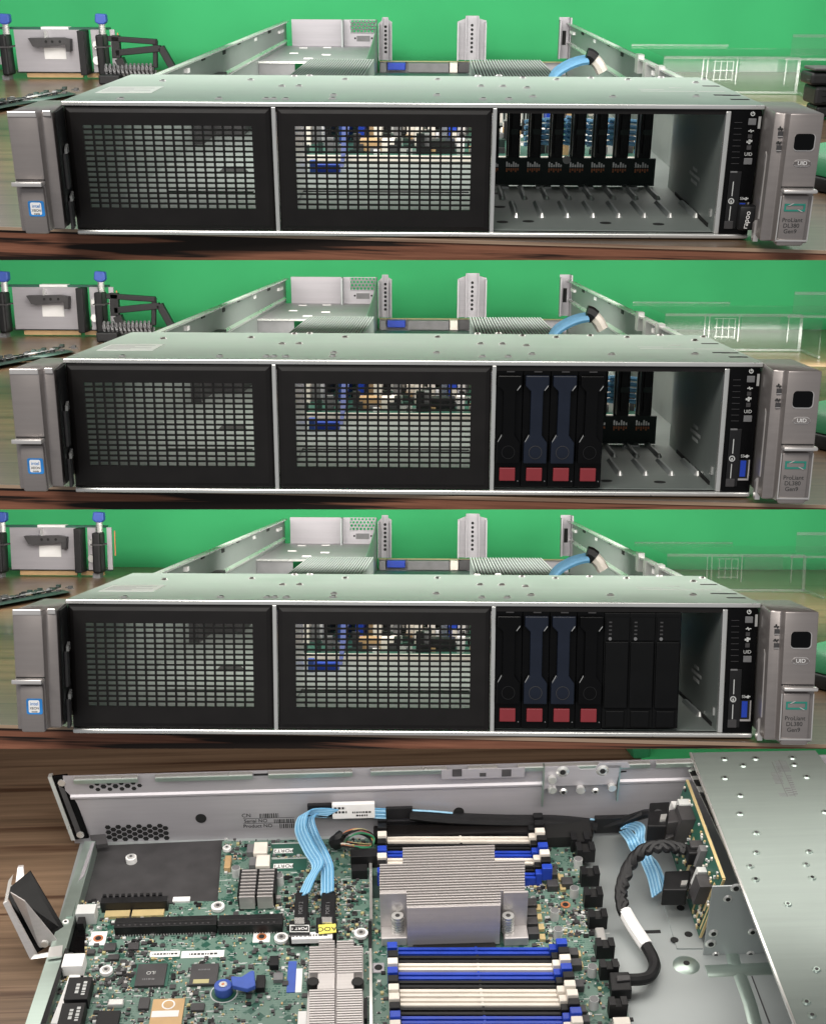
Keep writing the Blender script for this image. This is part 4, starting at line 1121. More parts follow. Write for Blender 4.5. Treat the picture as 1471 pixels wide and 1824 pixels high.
# rear edge of the chassis
def quadz(m, pts, z0, z1, name, par, **k):
    P = [Q(x, y, z1) for x, y in pts]; return part(name, MB(m).loft([(p.x, p.y, z0) for p in P], [(p.x, p.y, z1) for p in P]), par, **k)
re_ = quadz('steel', ((151, 1499), (170, 1499), (81, 1824), (40, 1840)), 0, .017, 'rear_edge', sv)
quadz('zinc', ((163, 1501), (169, 1501), (150, 1560), (140, 1570)), .0172, .0176, 'edge_strip', re_)
quadz('black_dark', ((116, 1690), (122, 1690), (82, 1824), (72, 1824)), .0172, .0176, 'edge_gap', re_)
quadz('white', ((124, 1737), (143, 1737), (112, 1824), (90, 1824)), .0, .0125, 'port_shell', re_)
quadz('steel', ((119, 1613), (135, 1608), (128, 1632), (117, 1634)), .017, .0185, 'edge_tab', re_)
p = Q(117, 1643, .0172); part('screw', MB('white').cyl((p.x, p.y, .017), 2, .0028, .0008, 12).cyl((p.x, p.y, .0178), 2, .0014, .0002, 8, 'black_dark'), re_)
# two bent black brackets on the rear edge
def bracket(bx0, by0, bx1, by1, tx0, ty0, tx1, ty1, zt):
    B0, B1, T0, T1 = Q(bx0, by0, .008), Q(bx1, by1, .008), Q(tx0, ty0, zt), Q(tx1, ty1, zt)
    r = part('rear_bracket', MB('black_gloss').loft([B0, B1, B1 + Vector((0, .003, 0)), B0 + Vector((0, .003, 0))], [T0, T1, T1 + Vector((0, .003, 0)), T0 + Vector((0, .003, 0))]), sv, bevel=.0008)
    o = Vector((-.0035, -.001, 0)); part('bright_edge', MB('steel_bright').loft([B0, B0 + o, B0 + o + Vector((0, .006, 0)), B0 + Vector((0, .006, 0))], [T0, T0 + o, T0 + o + Vector((0, .006, 0)), T0 + Vector((0, .006, 0))]), r)
    m0, m1 = B0.lerp(B1, .25), B0.lerp(B1, .62); n0, n1 = T0.lerp(T1, .2), T0.lerp(T1, .5); f = Vector((0, -.0006, .0004))
    part('fold', MB('dark_grey').loft([m0.lerp(n0, .1) + f, m1.lerp(n1, .1) + f, m1.lerp(n1, .1), m0.lerp(n0, .1)], [m0.lerp(n0, .86) + f, m1.lerp(n1, .80) + f, m1.lerp(n1, .80), m0.lerp(n0, .86)]), r)
    for t in (.08, .9):
        c = B0.lerp(T0, t).lerp(B1.lerp(T1, t), .5); part('screw', MB('steel_bright').cyl((c.x, c.y, c.z), 1, .0036, -.0016, 12), r)
    return r
bracket(134, 1497, 159, 1494, 92, 1384, 120, 1381, H4)
quadz('dark_grey', ((160, 1488), (188, 1486), (192, 1503), (168, 1506)), .010, .014, 'bracket_foot', sv)
def lean(name, m, pts, z0, z1, par, d=.0012):
    """a plate from two bottom to two top photo points, leaning away from the chassis"""
    B0, B1, T1, T0 = Q(*pts[0], z0), Q(*pts[1], z0), Q(*pts[2], z1), Q(*pts[3], z1); o_ = Vector((0, d, 0))
    return part(name, MB(m).loft([B0, B1, B1 + o_, B0 + o_], [T0, T1, T1 + o_, T0 + o_]), par, bevel=.0003)
r2 = lean('rear_bracket', 'black_gloss', ((58, 1704), (120, 1664), (54, 1552), (10, 1588)), .012, .058, sv)
f_ = Vector((0, -.003, 0))
lean('fold', 'aluminium', ((70, 1690), (106, 1681), (44, 1606), (18, 1590)), .0135, .060, r2)
lean('bright_edge', 'aluminium', ((53, 1709), (66, 1704), (13, 1606), (5, 1610)), .0125, .061, r2, .003)
lean('bright_edge', 'steel_bright', ((7, 1608), (13, 1606), (23, 1560), (14, 1572)), .061, .062, r2, .003)
lean('upper_tip', 'aluminium', ((27, 1575), (44, 1575), (41, 1545), (31, 1546)), .0535, .0605, r2, .003)
lean('lip', 'steel_bright', ((54, 1710), (112, 1702), (112, 1693), (60, 1703)), .013, .0145, r2)
for x, y in ((21, 1582), (80, 1680)):
    c = Q(x, y, .05 if y < 1600 else .018); part('screw', MB('steel_bright').cyl((c.x, c.y, c.z), 1, .0034, -.0024, 12), r2)
quadz('black_gloss', ((112, 1690), (128, 1634), (152, 1655), (150, 1700)), .006, .010, 'bracket_foot', sv)
quadz('steel_bright', ((88, 1688), (112, 1684), (110, 1703), (84, 1707)), .0185, .0205, 'bracket_tab', sv)

# ---- motherboard
used = []
def quadp(pts, z): return [Q(x, y, z) for x, y in pts]
bp4 = ((134, 1609), (300, 1606), (388, 1606), (396, 1499), (640, 1494), (1006, 1486), (1040, 1545), (1062, 1620), (1088, 1700), (1124, 1824), (1130, 1850), (60, 1850), (80, 1824))
P = quadp(bp4, ZB)
b = MB('pcb'); b.face([(p.x, p.y, ZB) for p in P]); b.m = 'board_edge'
n = len(P)
for k in range(n):
    a, c = P[k], P[(k + 1) % n]; b.face([(a.x, a.y, ZB - .0018), (c.x, c.y, ZB - .0018), (c.x, c.y, ZB), (a.x, a.y, ZB)])
b.face([(p.x, p.y, ZB - .0018) for p in reversed(P)], 'pcb_plain')
mb = part('motherboard', b, sv)
quadz('dark_grey', ((172, 1507), (399, 1497), (389, 1606), (142, 1610)), .0, .003, 'black_plate', sv)

def blk(name, x0, y0, x1, y1, h, m, par=None, z0=ZB, bevel=0, top=None, rec=True):
    """a box whose top face covers the given photo rectangle"""
    z = z0 + h; mx_, my = (x0 + x1) / 2, (y0 + y1) / 2
    xa, xb = Q(x0, my, z).x, Q(x1, my, z).x; ya, yb2 = Q(mx_, y1, z).y, Q(mx_, y0, z).y
    if rec: used.append((min(xa, xb) - .001, max(xa, xb) + .001, min(ya, yb2) - .001, max(ya, yb2) + .001))
    return part(name, MB(m).box(xa, xb, ya, yb2, z0, z, m, top), par or mb, bevel=bevel)
def bb(o):
    v = o.data.vertices; return min(p.co.x for p in v), max(p.co.x for p in v), min(p.co.y for p in v), max(p.co.y for p in v), max(p.co.z for p in v)
def flat_text(txt, px, py, z, size, m, par, rz=math.pi, name='chip_mark'):
    p = Q(px, py, z); return text(name, txt, par, (p.x, p.y, z + .0001), size, m, (0, 0, rz))
def screw(px, py, z, r, par, m='white'):
    p = Q(px, py, z); used.append((p.x - r, p.x + r, p.y - r, p.y + r))
    return part('screw', MB(m).cyl((p.x, p.y, z - .003), 2, r, .003, 16).cyl((p.x, p.y, z), 2, r * .62, .0008, 12, 'steel_bright').cyl((p.x, p.y, z + .0008), 2, r * .3, .0002, 6, 'dark_grey'), par)
p = Q(233, 1525, .010); part('screw', MB('white').cyl((p.x, p.y, .003), 2, .0052, .0055, 16).cyl((p.x, p.y, .0085), 2, .0036, .0012, 12, 'steel_bright').cyl((p.x, p.y, .0097), 2, .0015, .0002, 6, 'dark_grey'), sv)
for px, py, r in ((388, 1614, .006), (189, 1728, .0055), (404, 1510, .004), (501, 1670, .0062), (643, 1662, .0062)): screw(px, py, ZB + .004, r, mb)
# mounting holes ringed with copper on white pads
for px, py, w, h in ((175, 1672, 28, 24), (466, 1669, 30, 20), (1007, 1612, 24, 22)):
    if px < 900: blk('pad', px - w / 2, py - h / 2, px + w / 2, py + h / 2, .0006, 'white')
    p = Q(px, py, ZB + .0008); used.append((p.x - .007, p.x + .007, p.y - .007, p.y + .007))
    part('mounting_hole', MB('copper').cyl((p.x, p.y, ZB), 2, .0044, .0009, 18).cyl((p.x, p.y, ZB + .0009), 2, .0026, .0002, 14, 'black_dark'), mb)
# expansion slots
def slot(x0, y0, x1, y1, h=.0105, light=False):
    o = blk('expansion_slot', x0, y0, x1, y1, h, 'black_plastic', bevel=.0004); xa, xb, ya, yb2, z = bb(o); off = ORG[mb.name]
    part('slot_channel', MB('black_dark' if not light else 'gold').box(xa + .003, xb - .003, ya + (yb2 - ya) * .38, ya + (yb2 - ya) * .62, z, z + .0003), o) if False else None
    b = MB('mid_grey'); nn = int((xb - xa) / .0052)
    for k in range(nn): x = xa + .003 + (xb - xa - .006) * k / nn; b.box(x, x + .0016, ya + .0014, ya + .0030, z, z + .0004, 'dark_grey'); b.box(x, x + .0010, ya - .0008, ya, ZB, ZB + .0016, 'steel_bright'); b.box(x + .0026, x + .0036, ya - .0008, ya, ZB, ZB + .0016, 'steel_bright')
    part('contacts', b, o, kind='stuff')
    part('groove', MB('black_dark').box(xa + .002, xb - .002, (ya + yb2) / 2 - .0007, (ya + yb2) / 2 + .0007, z - .0002, z + .0002), o)
    return o
slot(205, 1633, 386, 1650); slot(389, 1629, 503, 1648)
o = blk('expansion_slot', 180, 1598, 298, 1608, .011, 'black_plastic'); xa, xb, ya, yb2, z = bb(o)
q = MB('gold'); q.box(xa + .004, xa + .026, ya - .009, ya - .0006, .0065, .0105); q.box(xa + .028, xb - .003, ya - .009, ya - .0006, .0065, .0105); part('contacts', q, o)
q = MB('black_plastic')
for k in range(10): x = xa + .001 + (xb - xa - .004) * k / 10; q.box(x, x + .003, yb2, yb2 + .003, ZB + .008, ZB + .0125)
part('teeth', q, o, kind='stuff')
# chips
def chip(x0, y0, x1, y1, mark, h=.0030, m='dark_grey'):
    o = blk('chip', x0, y0, x1, y1, h, m, bevel=.0003)
    flat_text(mark, (x0 + x1) / 2, (y0 + y1) / 2 - 3, ZB + h, .0052, 'print', o) if mark else None
    return o
blk('chip_carrier', 236, 1716, 301, 1758, .0012, 'pcb_plain'); o = chip(243, 1717, 295, 1756, 'iLO'); flat_text('~3', 264, 1745, ZB + .003, .0034, 'mid_grey', o)
o = chip(339, 1717, 388, 1754, ''); flat_text('~3.4', 363, 1728, ZB + .003, .0030, 'mid_grey', o); q = blk('chip_band', 344, 1745, 372, 1752, .0002, 'board_edge', o, ZB + .003, rec=False)
chip(185, 1680, 206, 1693, ''); chip(228, 1679, 247, 1691, ''); chip(192, 1700, 212, 1709, ''); chip(247, 1777, 266, 1797, ''); chip(172, 1801, 212, 1830, '', m='black_plastic'); chip(340, 1787, 364, 1800, '')
chip(480, 1703, 496, 1720, '', .006, 'black_plastic'); chip(487, 1733, 504, 1746, '', .004, 'mid_grey'); chip(456, 1737, 472, 1760, '', .006, 'black_plastic'); chip(155, 1691, 169, 1699, '')
for x, y in ((118, 1741), (106, 1787)):
    o = blk('network_module', x, y, x + 42, y + 40, .011, 'black_plastic', bevel=.0005); flat_text('~2.2/3', x + 26, y + 20, ZB + .011, .0052, 'print', o, math.pi / 2)
blk('port_shell', 112, 1699, 149, 1722, .012, 'white', bevel=.0004); blk('port_shell', 136, 1611, 170, 1628, .013, 'print', bevel=.0004); blk('port_socket', 138, 1634, 150, 1646, .010, 'black_plastic')
blk('crystal', 192, 1779, 220, 1791, .004, 'steel_bright', bevel=.001); blk('clip', 308, 1598, 338, 1606, .002, 'white')
o = blk('sticker_chip', 268, 1780, 325, 1840, .0016, 'tan'); blk('sticker', 270, 1801, 318, 1812, .0002, 'white', o, ZB + .0016, rec=False)
p = Q(300, 1790, ZB + .0018); part('ring_mark', MB('white').cyl((p.x, p.y, ZB + .0016), 2, .0055, .0002, 20).cyl((p.x, p.y, ZB + .0018), 2, .0042, .0001, 20, 'tan'), o)
o = blk('paper_label', 267, 1695, 320, 1705, .0004, 'white'); o2 = blk('paper_label', 323, 1694, 399, 1706, .0004, 'white')
for q_, (xx, yy, sz) in ((o, (294, 1700, .0035)), (o2, (362, 1700, .0040))): flat_text('~6', xx, yy, ZB + .0004, sz, 'ink', q_, math.pi, 'label_print')
# blue thumb screw and its lever
p = Q(399, 1770, ZB); used.append((p.x - .012, p.x + .012, p.y - .012, p.y + .012))
ts = part('thumb_screw', MB('lever_blue').cyl((p.x, p.y, ZB + .0005), 2, .0075, .009, 20), mb, bevel=.001, smooth=True); part('screw_head', MB('steel_bright').cyl((p.x, p.y, ZB + .0095), 2, .0034, .0008, 12).cyl((p.x, p.y, ZB + .0103), 2, .0013, .0002, 6, 'copper'), ts)
part('ring_mark', MB('print').cyl((p.x, p.y, ZB), 2, .0115, .0003, 28).cyl((p.x, p.y, ZB + .0003), 2, .0105, .0002, 28, 'pcb_plain'), mb)
Pq = [Q(x, y, ZB + .012) for x, y in ((411, 1740), (430, 1741), (447, 1730), (453, 1730), (455, 1757), (440, 1763), (414, 1757))]
part('lever', MB('lever_blue').loft([(q.x, q.y, ZB + .008) for q in Pq], [(q.x, q.y, ZB + .0125) for q in Pq]), ts, bevel=.0008)
blk('spring_clip', 440, 1755, 452, 1763, .004, 'steel_bright')
# stickers and silkscreen near the lower heatsink
blk('blue_label', 512, 1713, 527, 1768, .0008, 'lever_blue'); blk('paper_label', 527, 1726, 538, 1768, .0006, 'white'); blk('paper_label', 530, 1802, 545, 1850, .0006, 'white')
for yy, t_ in ((1515, 'PORT2'), (1542, 'PORT1')):
    o = blk('port_field', 484, yy - 11, 546, yy + 9, .0004, 'pcb_plain'); o2 = blk('paper_label', 487, yy - 3, 522, yy + 5, .0003, 'white', o, ZB + .0004, rec=False)
    p = Q(505, yy + 1, ZB + .0008); text('port_mark', t_, o, (p.x, p.y, ZB + .0008), .0062, 'ink', (0, 0, math.pi))
    part('outline', MB('print').box(Q(484, yy - 11, ZB).x, Q(546, yy - 11, ZB).x, Q(500, yy - 11, ZB).y, Q(500, yy - 12, ZB).y, ZB, ZB + .0006), o)
for x, y in ((452, 1500), (456, 1523)): o = blk('cable_socket', x, y, x + 24, y + 20, .008, 'ivory', bevel=.0006); blk('socket_shell', x - 12, y + 4, x, y + 19, .006, 'mid_grey', o, rec=False)
blk('coil', 400, 1524, 411, 1546, .006, 'tan', bevel=.0006)
# small heatsink with dark flanks
o = blk('small_heatsink', 424, 1596, 500, 1602, .004, 'aluminium'); 
o = blk('small_heatsink', 425, 1548, 492, 1593, .014, 'black_plastic'); xa, xb, ya, yb2, z = bb(o); q = MB('aluminium'); xm_ = (xa + xb) / 2
for s_ in (-1, 1):
    for k in range(9): y = ya - .006 + (yb2 - ya + .006) * k / 9; q.box(xm_ + (-.0148 if s_ < 0 else .0012), xm_ + (-.0012 if s_ < 0 else .0148), y, y + .0018, ZB + .002, z + .0016)
part('fin_stack', q, o, kind='stuff')
# long bright rib across the board
for ya_, yb_ in ((1532, 1638), (1690, 1850)):
    blk('rib', 658, ya_, 663, yb_, .006, 'steel_bright')
blk('rib', 656, 1640, 662, 1690, .004, 'black_plastic')
blk('ground_pad', 663, 1560, 677, 1600, .0004, 'pcb_dark'); o = blk('pad', 664, 1716, 684, 1733, .001, 'zinc'); p = Q(674, 1724, ZB + .001); part('hole', MB('black_dark').cyl((p.x, p.y, ZB + .001), 2, .0034, .0003, 14), o)
# chipset heatsink: two blocks of fins
o = blk('chipset_heatsink', 548, 1690, 647, 1850, .006, 'aluminium'); xa, xb, ya, yb2, _ = bb(o)
q = MB('aluminium'); zf = ZB + .015
def fins(q, x0, y0, x1, y1, z, step=4.4, th=.55):
    y = y0
    while y < y1:
        mx_ = (x0 + x1) / 2; a, c = Q(x0, y, z), Q(x1, y, z); e = Q(mx_, y + step * th, z); q.box(a.x, c.x, e.y, Q(mx_, y, z).y, ZB + .005, z); y += step
for x0, x1 in ((551, 596), (600, 645)):
    fins(q, x0, 1686, x1, 1733, zf); fins(q, x0, 1763, x1, 1845, zf)
fins(q, 568, 1676, 596, 1686, zf); fins(q, 600, 1676, 630, 1686, zf)
part('fin_stack', q, o, kind='stuff')
for x0, x1 in ((566, 596), (600, 630)): blk('plain_block', x0, 1732, x1, 1762, .014, 'aluminium', o, rec=False)
for x0, x1 in ((551, 566), (630, 645)): blk('shoulder', x0, 1736, x1, 1762, .008, 'aluminium', o, rec=False)
for px in (557, 637): p = Q(px, 1749, zf); part('push_pin', MB('black_plastic').cyl((p.x, p.y, ZB + .007), 2, .0052, .0085, 14), o, bevel=.0008)
blk('tube_socket', 648, 1778, 654, 1815, .006, 'black_plastic')

# processor heatsink
zT = ZB + .046
o = blk('processor_heatsink', 676, 1556, 933, 1606, .022, 'aluminium', z0=ZB); xa, xb, ya, yb2, _ = bb(o)
q = MB('aluminium'); q0 = MB('aluminium')
fins(q, 717, 1508, 881, 1536, zT, 4.7, .42); fins(q, 676, 1536, 935, 1588, zT, 4.7, .42); fins(q, 724, 1588, 892, 1614, zT, 4.7, .42)
part('fin_stack', q, o, kind='stuff')
a, c = Q(725, 1617, zT), Q(892, 1617, zT); f0 = Q(800, 1676, ZB + .004)
yfr = a.y
part('front_block', MB('aluminium').box(a.x, c.x, yfr - .0012, yfr + .0012, ZB + .003, zT), o)
part('back_block', MB('aluminium').box(Q(718, 1510, zT).x, Q(880, 1510, zT).x, Q(800, 1538, zT).y, Q(800, 1511, zT).y, ZB + .003, zT - .022), o)
for x0, x1 in ((678, 724), (893, 936)):
    w = blk('wing', x0, 1600, x1, 1672, .009, 'aluminium', o, bevel=.001)
    xa2, xb2, ya2, yb22, z2 = bb(w)
    part('flank', MB('aluminium').box(xa2, xb2, Q(x0, 1590, zT).y - .0012, Q(x0, 1590, zT).y + .0012, ZB + .006, zT), o)
for px in (708, 905):
    p = Q(px, 1632, ZB + .026); b = MB('steel_bright')
    for k in range(6): b.cyl((p.x, p.y, ZB + .009 + .0026 * k), 2, .0056, .0017, 14)
    b.cyl((p.x, p.y, ZB + .009), 2, .0045, .017, 14); b.cyl((p.x, p.y, ZB + .0245), 2, .0052, .002, 14); b.cyl((p.x, p.y, ZB + .0265), 2, .0022, .0003, 6, 'dark_grey')
    part('spring_screw', b, o, smooth=True)
for x0, x1 in ((679, 686), (921, 932)): blk('clip', x0, 1636, x1, 1665, .006, 'black_plastic', o, rec=False)
blk('socket_frame', 735, 1671, 882, 1690, .005, 'black_dark', bevel=.001); used.append((xa, xb, ya - .05, yb2 + .03))

# memory sockets
def dimm(py, xL, xR, m, lmL, lmR, par=sv, notch=.52):
    h = .0095; z = ZB + h; a, c = Q(xL, py, z), Q(xR, py, z); yc_ = a.y; d = .0040
    yR = c.y
    b = MB(m)
    for y0_, y1_, hh in ((-d, -.0011, h), (.0011, d, h), (-.0011, .0011, h * .55)):
        b.loft([(a.x, yc_ + y0_, ZB), (c.x, yR + y0_, ZB), (c.x, yR + y1_, ZB), (a.x, yc_ + y1_, ZB)], [(a.x, yc_ + y0_, ZB + hh), (c.x, yR + y0_, ZB + hh), (c.x, yR + y1_, ZB + hh), (a.x, yc_ + y1_, ZB + hh)])
    o = part('memory_socket', b, par)
    xk = a.x + (c.x - a.x) * notch; part('key', MB(m).box(xk - .001, xk + .001, yc_ - .0030, yc_ + .0030, ZB + .004, z - .0008), o)
    used.append((a.x - .008, c.x + .014, yc_ - d - .001, yc_ + d + .001))
    part('latch', MB(lmL).box(a.x - .0092, a.x - .0006, yc_ - .0036, yc_ + .0038, ZB, ZB + .0165), o, bevel=.0006)
    b = MB(lmR); b.box(c.x + .0003, c.x + .0060, yR - .0036, yR + .0036, ZB, ZB + .0140); b.box(c.x + .0060, c.x + .0150, yR - .0036, yR + .0036, ZB + .006, ZB + .0200); part('latch', b, o, bevel=.0006)
    return o
BL, BK, WH = 'blue', 'black_plastic', 'ivory'
rows = [(1694, 709, 977, BL), (1709, 710, 981, BK), (1722.5, 710, 983, WH), (1738.5, 710, 985, BL), (1753.5, 711, 989, BK), (1769, 712, 991, WH), (1785.5, 713, 995, WH), (1801.5, 714, 998, BK), (1817.5, 715, 1001, BL), (1834, 715, 1003, WH)]
for py, l, r, m in rows: dimm(py, l, r, m, m, m)
for py, l, r, m in ((1468, 690, 938, BK), (1481, 690, 940, BK), (1495, 690, 941, WH), (1508, 690, 944, BK), (1521, 690, 946, BL), (1534, 690, 949, WH), (1547, 690, 951, BK), (1560, 690, 953, BL)): dimm(py, l, r, m, m, m)
# black air baffle against the wall
u = Wl(664, 1450, -.020); v = Wl(1058, 1447, -.020)
part('air_baffle', MB('black_powder').box(u.x, v.x, -.026, -.009, ZB, .0185), sv, bevel=.0015)
SL = [Wl(730, 1451, -.006), Wl(800, 1458, -.008), Wl(900, 1462, -.010), Wl(990, 1463, -.010), Wl(1062, 1470, -.012)]
blk('baffle_end', 958, 1462, 1052, 1492, .012, 'black_dark', sv)
# power header with the coloured leads
blk('power_header', 624, 1512, 676, 1526, .014, 'black_plastic', bevel=.0006); blk('power_header', 626, 1540, 654, 1552, .010, 'black_plastic'); blk('coil', 629, 1527, 652, 1538, .004, 'board_edge')
# right-hand edge: fan sockets, capacitors, inductors
for x, y in ((1016, 1484), (1026, 1503), (1034, 1546), (1040, 1583), (1048, 1622), (1061, 1674), (1068, 1712), (1084, 1779)):
    w_ = 33; o = blk('fan_socket', x, y, x + w_, y + 15, .013, 'black_plastic', bevel=.0004); xa, xb, ya, yb2, z = bb(o)
    part('key', MB('black_plastic').box(xa, xa + .005, ya, yb2, z, z + .0022), o); part('key', MB('black_plastic').box(xb - .005, xb, ya, yb2, z, z + .0022), o); part('cavity', MB('black_dark').box(xa + .006, xb - .006, ya + .001, yb2 - .001, z, z + .0002), o)
for x, y in ((1023, 1582), (988, 1622), (1055, 1722), (994, 1655), (1030, 1530), (420, 1546), (448, 1561), (497, 1560), (1058, 1780)):
    p = Q(x, y, ZB + .010); used.append((p.x - .005, p.x + .005, p.y - .005, p.y + .005)); part('capacitor', MB('steel_bright').cyl((p.x, p.y, ZB), 2, .0040, .010, 16, 'print').cyl((p.x, p.y, ZB + .010), 2, .0036, .0003, 14, 'mid_grey'), mb, smooth=True)
for x, y in ((972, 1545), (974, 1566), (936, 1600), (936, 1617), (938, 1633), (940, 1651), (1010, 1688), (1016, 1707), (1020, 1745), (1024, 1790), (1030, 1808), (1000, 1562)): blk('inductor', x, y, x + 20, y + 13, .007, 'dark_grey', bevel=.0006)
for x, y in ((953, 1611), (955, 1628), (959, 1646), (961, 1664), (994, 1558), (997, 1575), (1024, 1694), (1028, 1713), (996, 1470)): blk('tan_block', x, y, x + 10, y + 10, .003, 'gold')
blk('white_socket', 1094, 1812, 1124, 1840, .008, 'ivory', bevel=.0005); blk('silver_can', 1062, 1652, 1078, 1676, .010, 'steel_bright', bevel=.001)
for x, y, w_, h_, m in ((1000, 1600, 22, 18, 'pcb_plain'),): pass

# small parts soldered all over the board
rn = random.Random(11)
import bisect
PX = [(p.x, p.y) for p in quadp(bp4, ZB)]
def inside(x, y):
    c = False; j = len(PX) - 1
    for i in range(len(PX)):
        if (PX[i][1] > y) != (PX[j][1] > y) and x < (PX[j][0] - PX[i][0]) * (y - PX[i][1]) / (PX[j][1] - PX[i][1]) + PX[i][0]: c = not c
        j = i
    return c
cm = MB('mid_grey'); cnt = 0; cl = [(rn.uniform(-.05, .5), rn.uniform(-.26, 0)) for k in range(46)]
while cnt < 3400:
    if rn.random() < .55:
        c0 = rn.choice(cl); x, y = rn.gauss(c0[0], .016), rn.gauss(c0[1], .012)
    else: x, y = rn.uniform(-.06, .52), rn.uniform(-.27, 0)
    if not inside(x, y) or any(u[0] < x < u[1] and u[2] < y < u[3] for u in used): cnt += .1; continue
    t = rn.random(); cnt += 1
    if t < .62:
        w, d = rn.choice(((.0016, .0009), (.0009, .0016), (.0022, .0012), (.0012, .0022)))
        h = rn.uniform(.0006, .0012); cm.box(x, x + w, y, y + d, ZB, ZB + h, rn.choice(('tan', 'dark_grey', 'mid_grey', 'dark_grey', 'board_edge', 'print')))
        if w > d: cm.box(x - .0006, x, y, y + d, ZB, ZB + h * .9, 'print'); cm.box(x + w, x + w + .0006, y, y + d, ZB, ZB + h * .9, 'print')
    elif t < .80: w = rn.uniform(.0022, .005); cm.box(x, x + w, y, y + w * rn.uniform(.6, 1.1), ZB, ZB + .0014, rn.choice(('black_plastic', 'dark_grey', 'dark_grey')))
    elif t < .93: cm.box(x, x + rn.uniform(.002, .007), y, y + rn.uniform(.0005, .0009), ZB, ZB + .00025, 'print')
    else: cm.box(x, x + .0028, y, y + .0028, ZB, ZB + .002, rn.choice(('print', 'steel_bright', 'board_edge', 'mid_grey')))
part('component', cm, mb, kind='stuff')

# ---- drive cage, backplane and floor at the right
zc = H4 + .001
Pq = [Q(x, y, zc) for x, y in ((1230, 1341), (1452, 1337), (1812, 1824), (1830, 1850), (1426, 1850), (1416, 1824))]
cg = part('cage_cover', MB('steel_top').loft([(p.x, p.y, zc - .0014) for p in Pq], [(p.x, p.y, zc) for p in Pq]), sv)
e0, e1 = Q(1230, 1341, zc), Q(1426, 1850, zc)
part('cover_edge', MB('steel_bright').loft([(e0.x - .0012, e0.y, zc - .0022), (e0.x + .0006, e0.y, zc - .0022), (e0.x + .0006, e0.y, zc + .0004), (e0.x - .0012, e0.y, zc + .0004)], [(e1.x - .0012, e1.y, zc - .0022), (e1.x + .0006, e1.y, zc - .0022), (e1.x + .0006, e1.y, zc + .0004), (e1.x - .0012, e1.y, zc + .0004)]), cg)
scm = MB('steel').cyl((0, 0, 0), 2, .0034, .0012, 14, r2=.0024).cyl((0, 0, .0012), 2, .0015, .0002, 8, 'dark_grey').mesh('rivet')
k_ = 3.6775
for x, y in ((805, 83), (928, 125), (1008, 80), (1250, 75), (808, 207), (910, 322), (908, 442), (1015, 568), (1015, 697), (975, 787), (1010, 875), (1360, 690), (1340, 775), (1380, 862), (1465, 430), (1343, 200), (1262, 120)):
    p = Q(1071 + x / k_, 1330 + y / k_, zc); inst('rivet', scm, cg, (p.x, p.y, zc))
for x, y in ((1080, 22), (1395, 15), (1258, 162), (1418, 526), (1362, 706), (1393, 780)):
    p = Q(1000 + x / 3.123, 1560 + y / 3.123, zc); inst('rivet', scm, cg, (p.x, p.y, zc))
# printed barcode label on the cover
b = MB('mid_grey'); rn = random.Random(4)
def strip(b, xa, ya, xb, yb2, w, n_):
    a, c = Q(xa, ya, zc), Q(xb, yb2, zc)
    for k in range(n_):
        p = a.lerp(c, k / n_); ln = rn.uniform(.5, .9) * (c - a).length / n_; b.box(p.x - w / 2, p.x + w / 2, p.y - ln * .6, p.y, zc, zc + .00015)
strip(b, 1389, 1356, 1399, 1376, .011, 12); strip(b, 1380, 1377, 1389, 1398, .008, 9); strip(b, 1384, 1366, 1393, 1386, .003, 8); strip(b, 1404, 1382, 1418, 1418, .004, 9); strip(b, 1402, 1404, 1412, 1420, .005, 4); strip(b, 1394, 1414, 1398, 1420, .008, 3)
part('barcode', b, cg)
b = MB('mid_grey')
for (u, v) in (((1374, 1358), (1402, 1420)), ((1386, 1354), (1416, 1420))):
    a, c = Q(*u, zc), Q(*v, zc); b.loft([(a.x, a.y, zc), (a.x + .0006, a.y, zc), (a.x + .0006, a.y, zc + .0002), (a.x, a.y, zc + .0002)], [(c.x, c.y, zc), (c.x + .0006, c.y, zc), (c.x + .0006, c.y, zc + .0002), (c.x, c.y, zc + .0002)])
part('label_line', b, cg)
# cage rear flange with square openings
f0, f1 = Q(1226, 1372, .072), Q(1322, 1572, .072); g0_, g1_ = Q(1238, 1360, .072), Q(1338, 1574, .072)
fl = part('cage_flange', MB('steel_bright').loft([(p.x, p.y, .0706) for p in (f0, g0_, g1_, f1)], [(p.x, p.y, .072) for p in (f0, g0_, g1_, f1)]), sv)
for k in range(9):
    t = (k + .5) / 9; p = f0.lerp(f1, t).lerp(g0_.lerp(g1_, t), .45); part('square_hole', MB('black_dark').box(p.x - .002, p.x + .002, p.y - .003, p.y + .003, .072, .0723), fl)
for t0, t1 in ((.02, .06), (.10, .16), (.22, .66), (.72, .80), (.84, .99)):
    a = f0.lerp(f1, t0); c = f0.lerp(f1, t1); part('dark_slot', MB('black_dark').loft([(a.x, a.y, .072), (a.x + .0068, a.y, .072), (c.x + .0068, c.y, .072), (c.x, c.y, .072)], [(a.x, a.y, .0723), (a.x + .0068, a.y, .0723), (c.x + .0068, c.y, .0723), (c.x, c.y, .0723)]), fl)
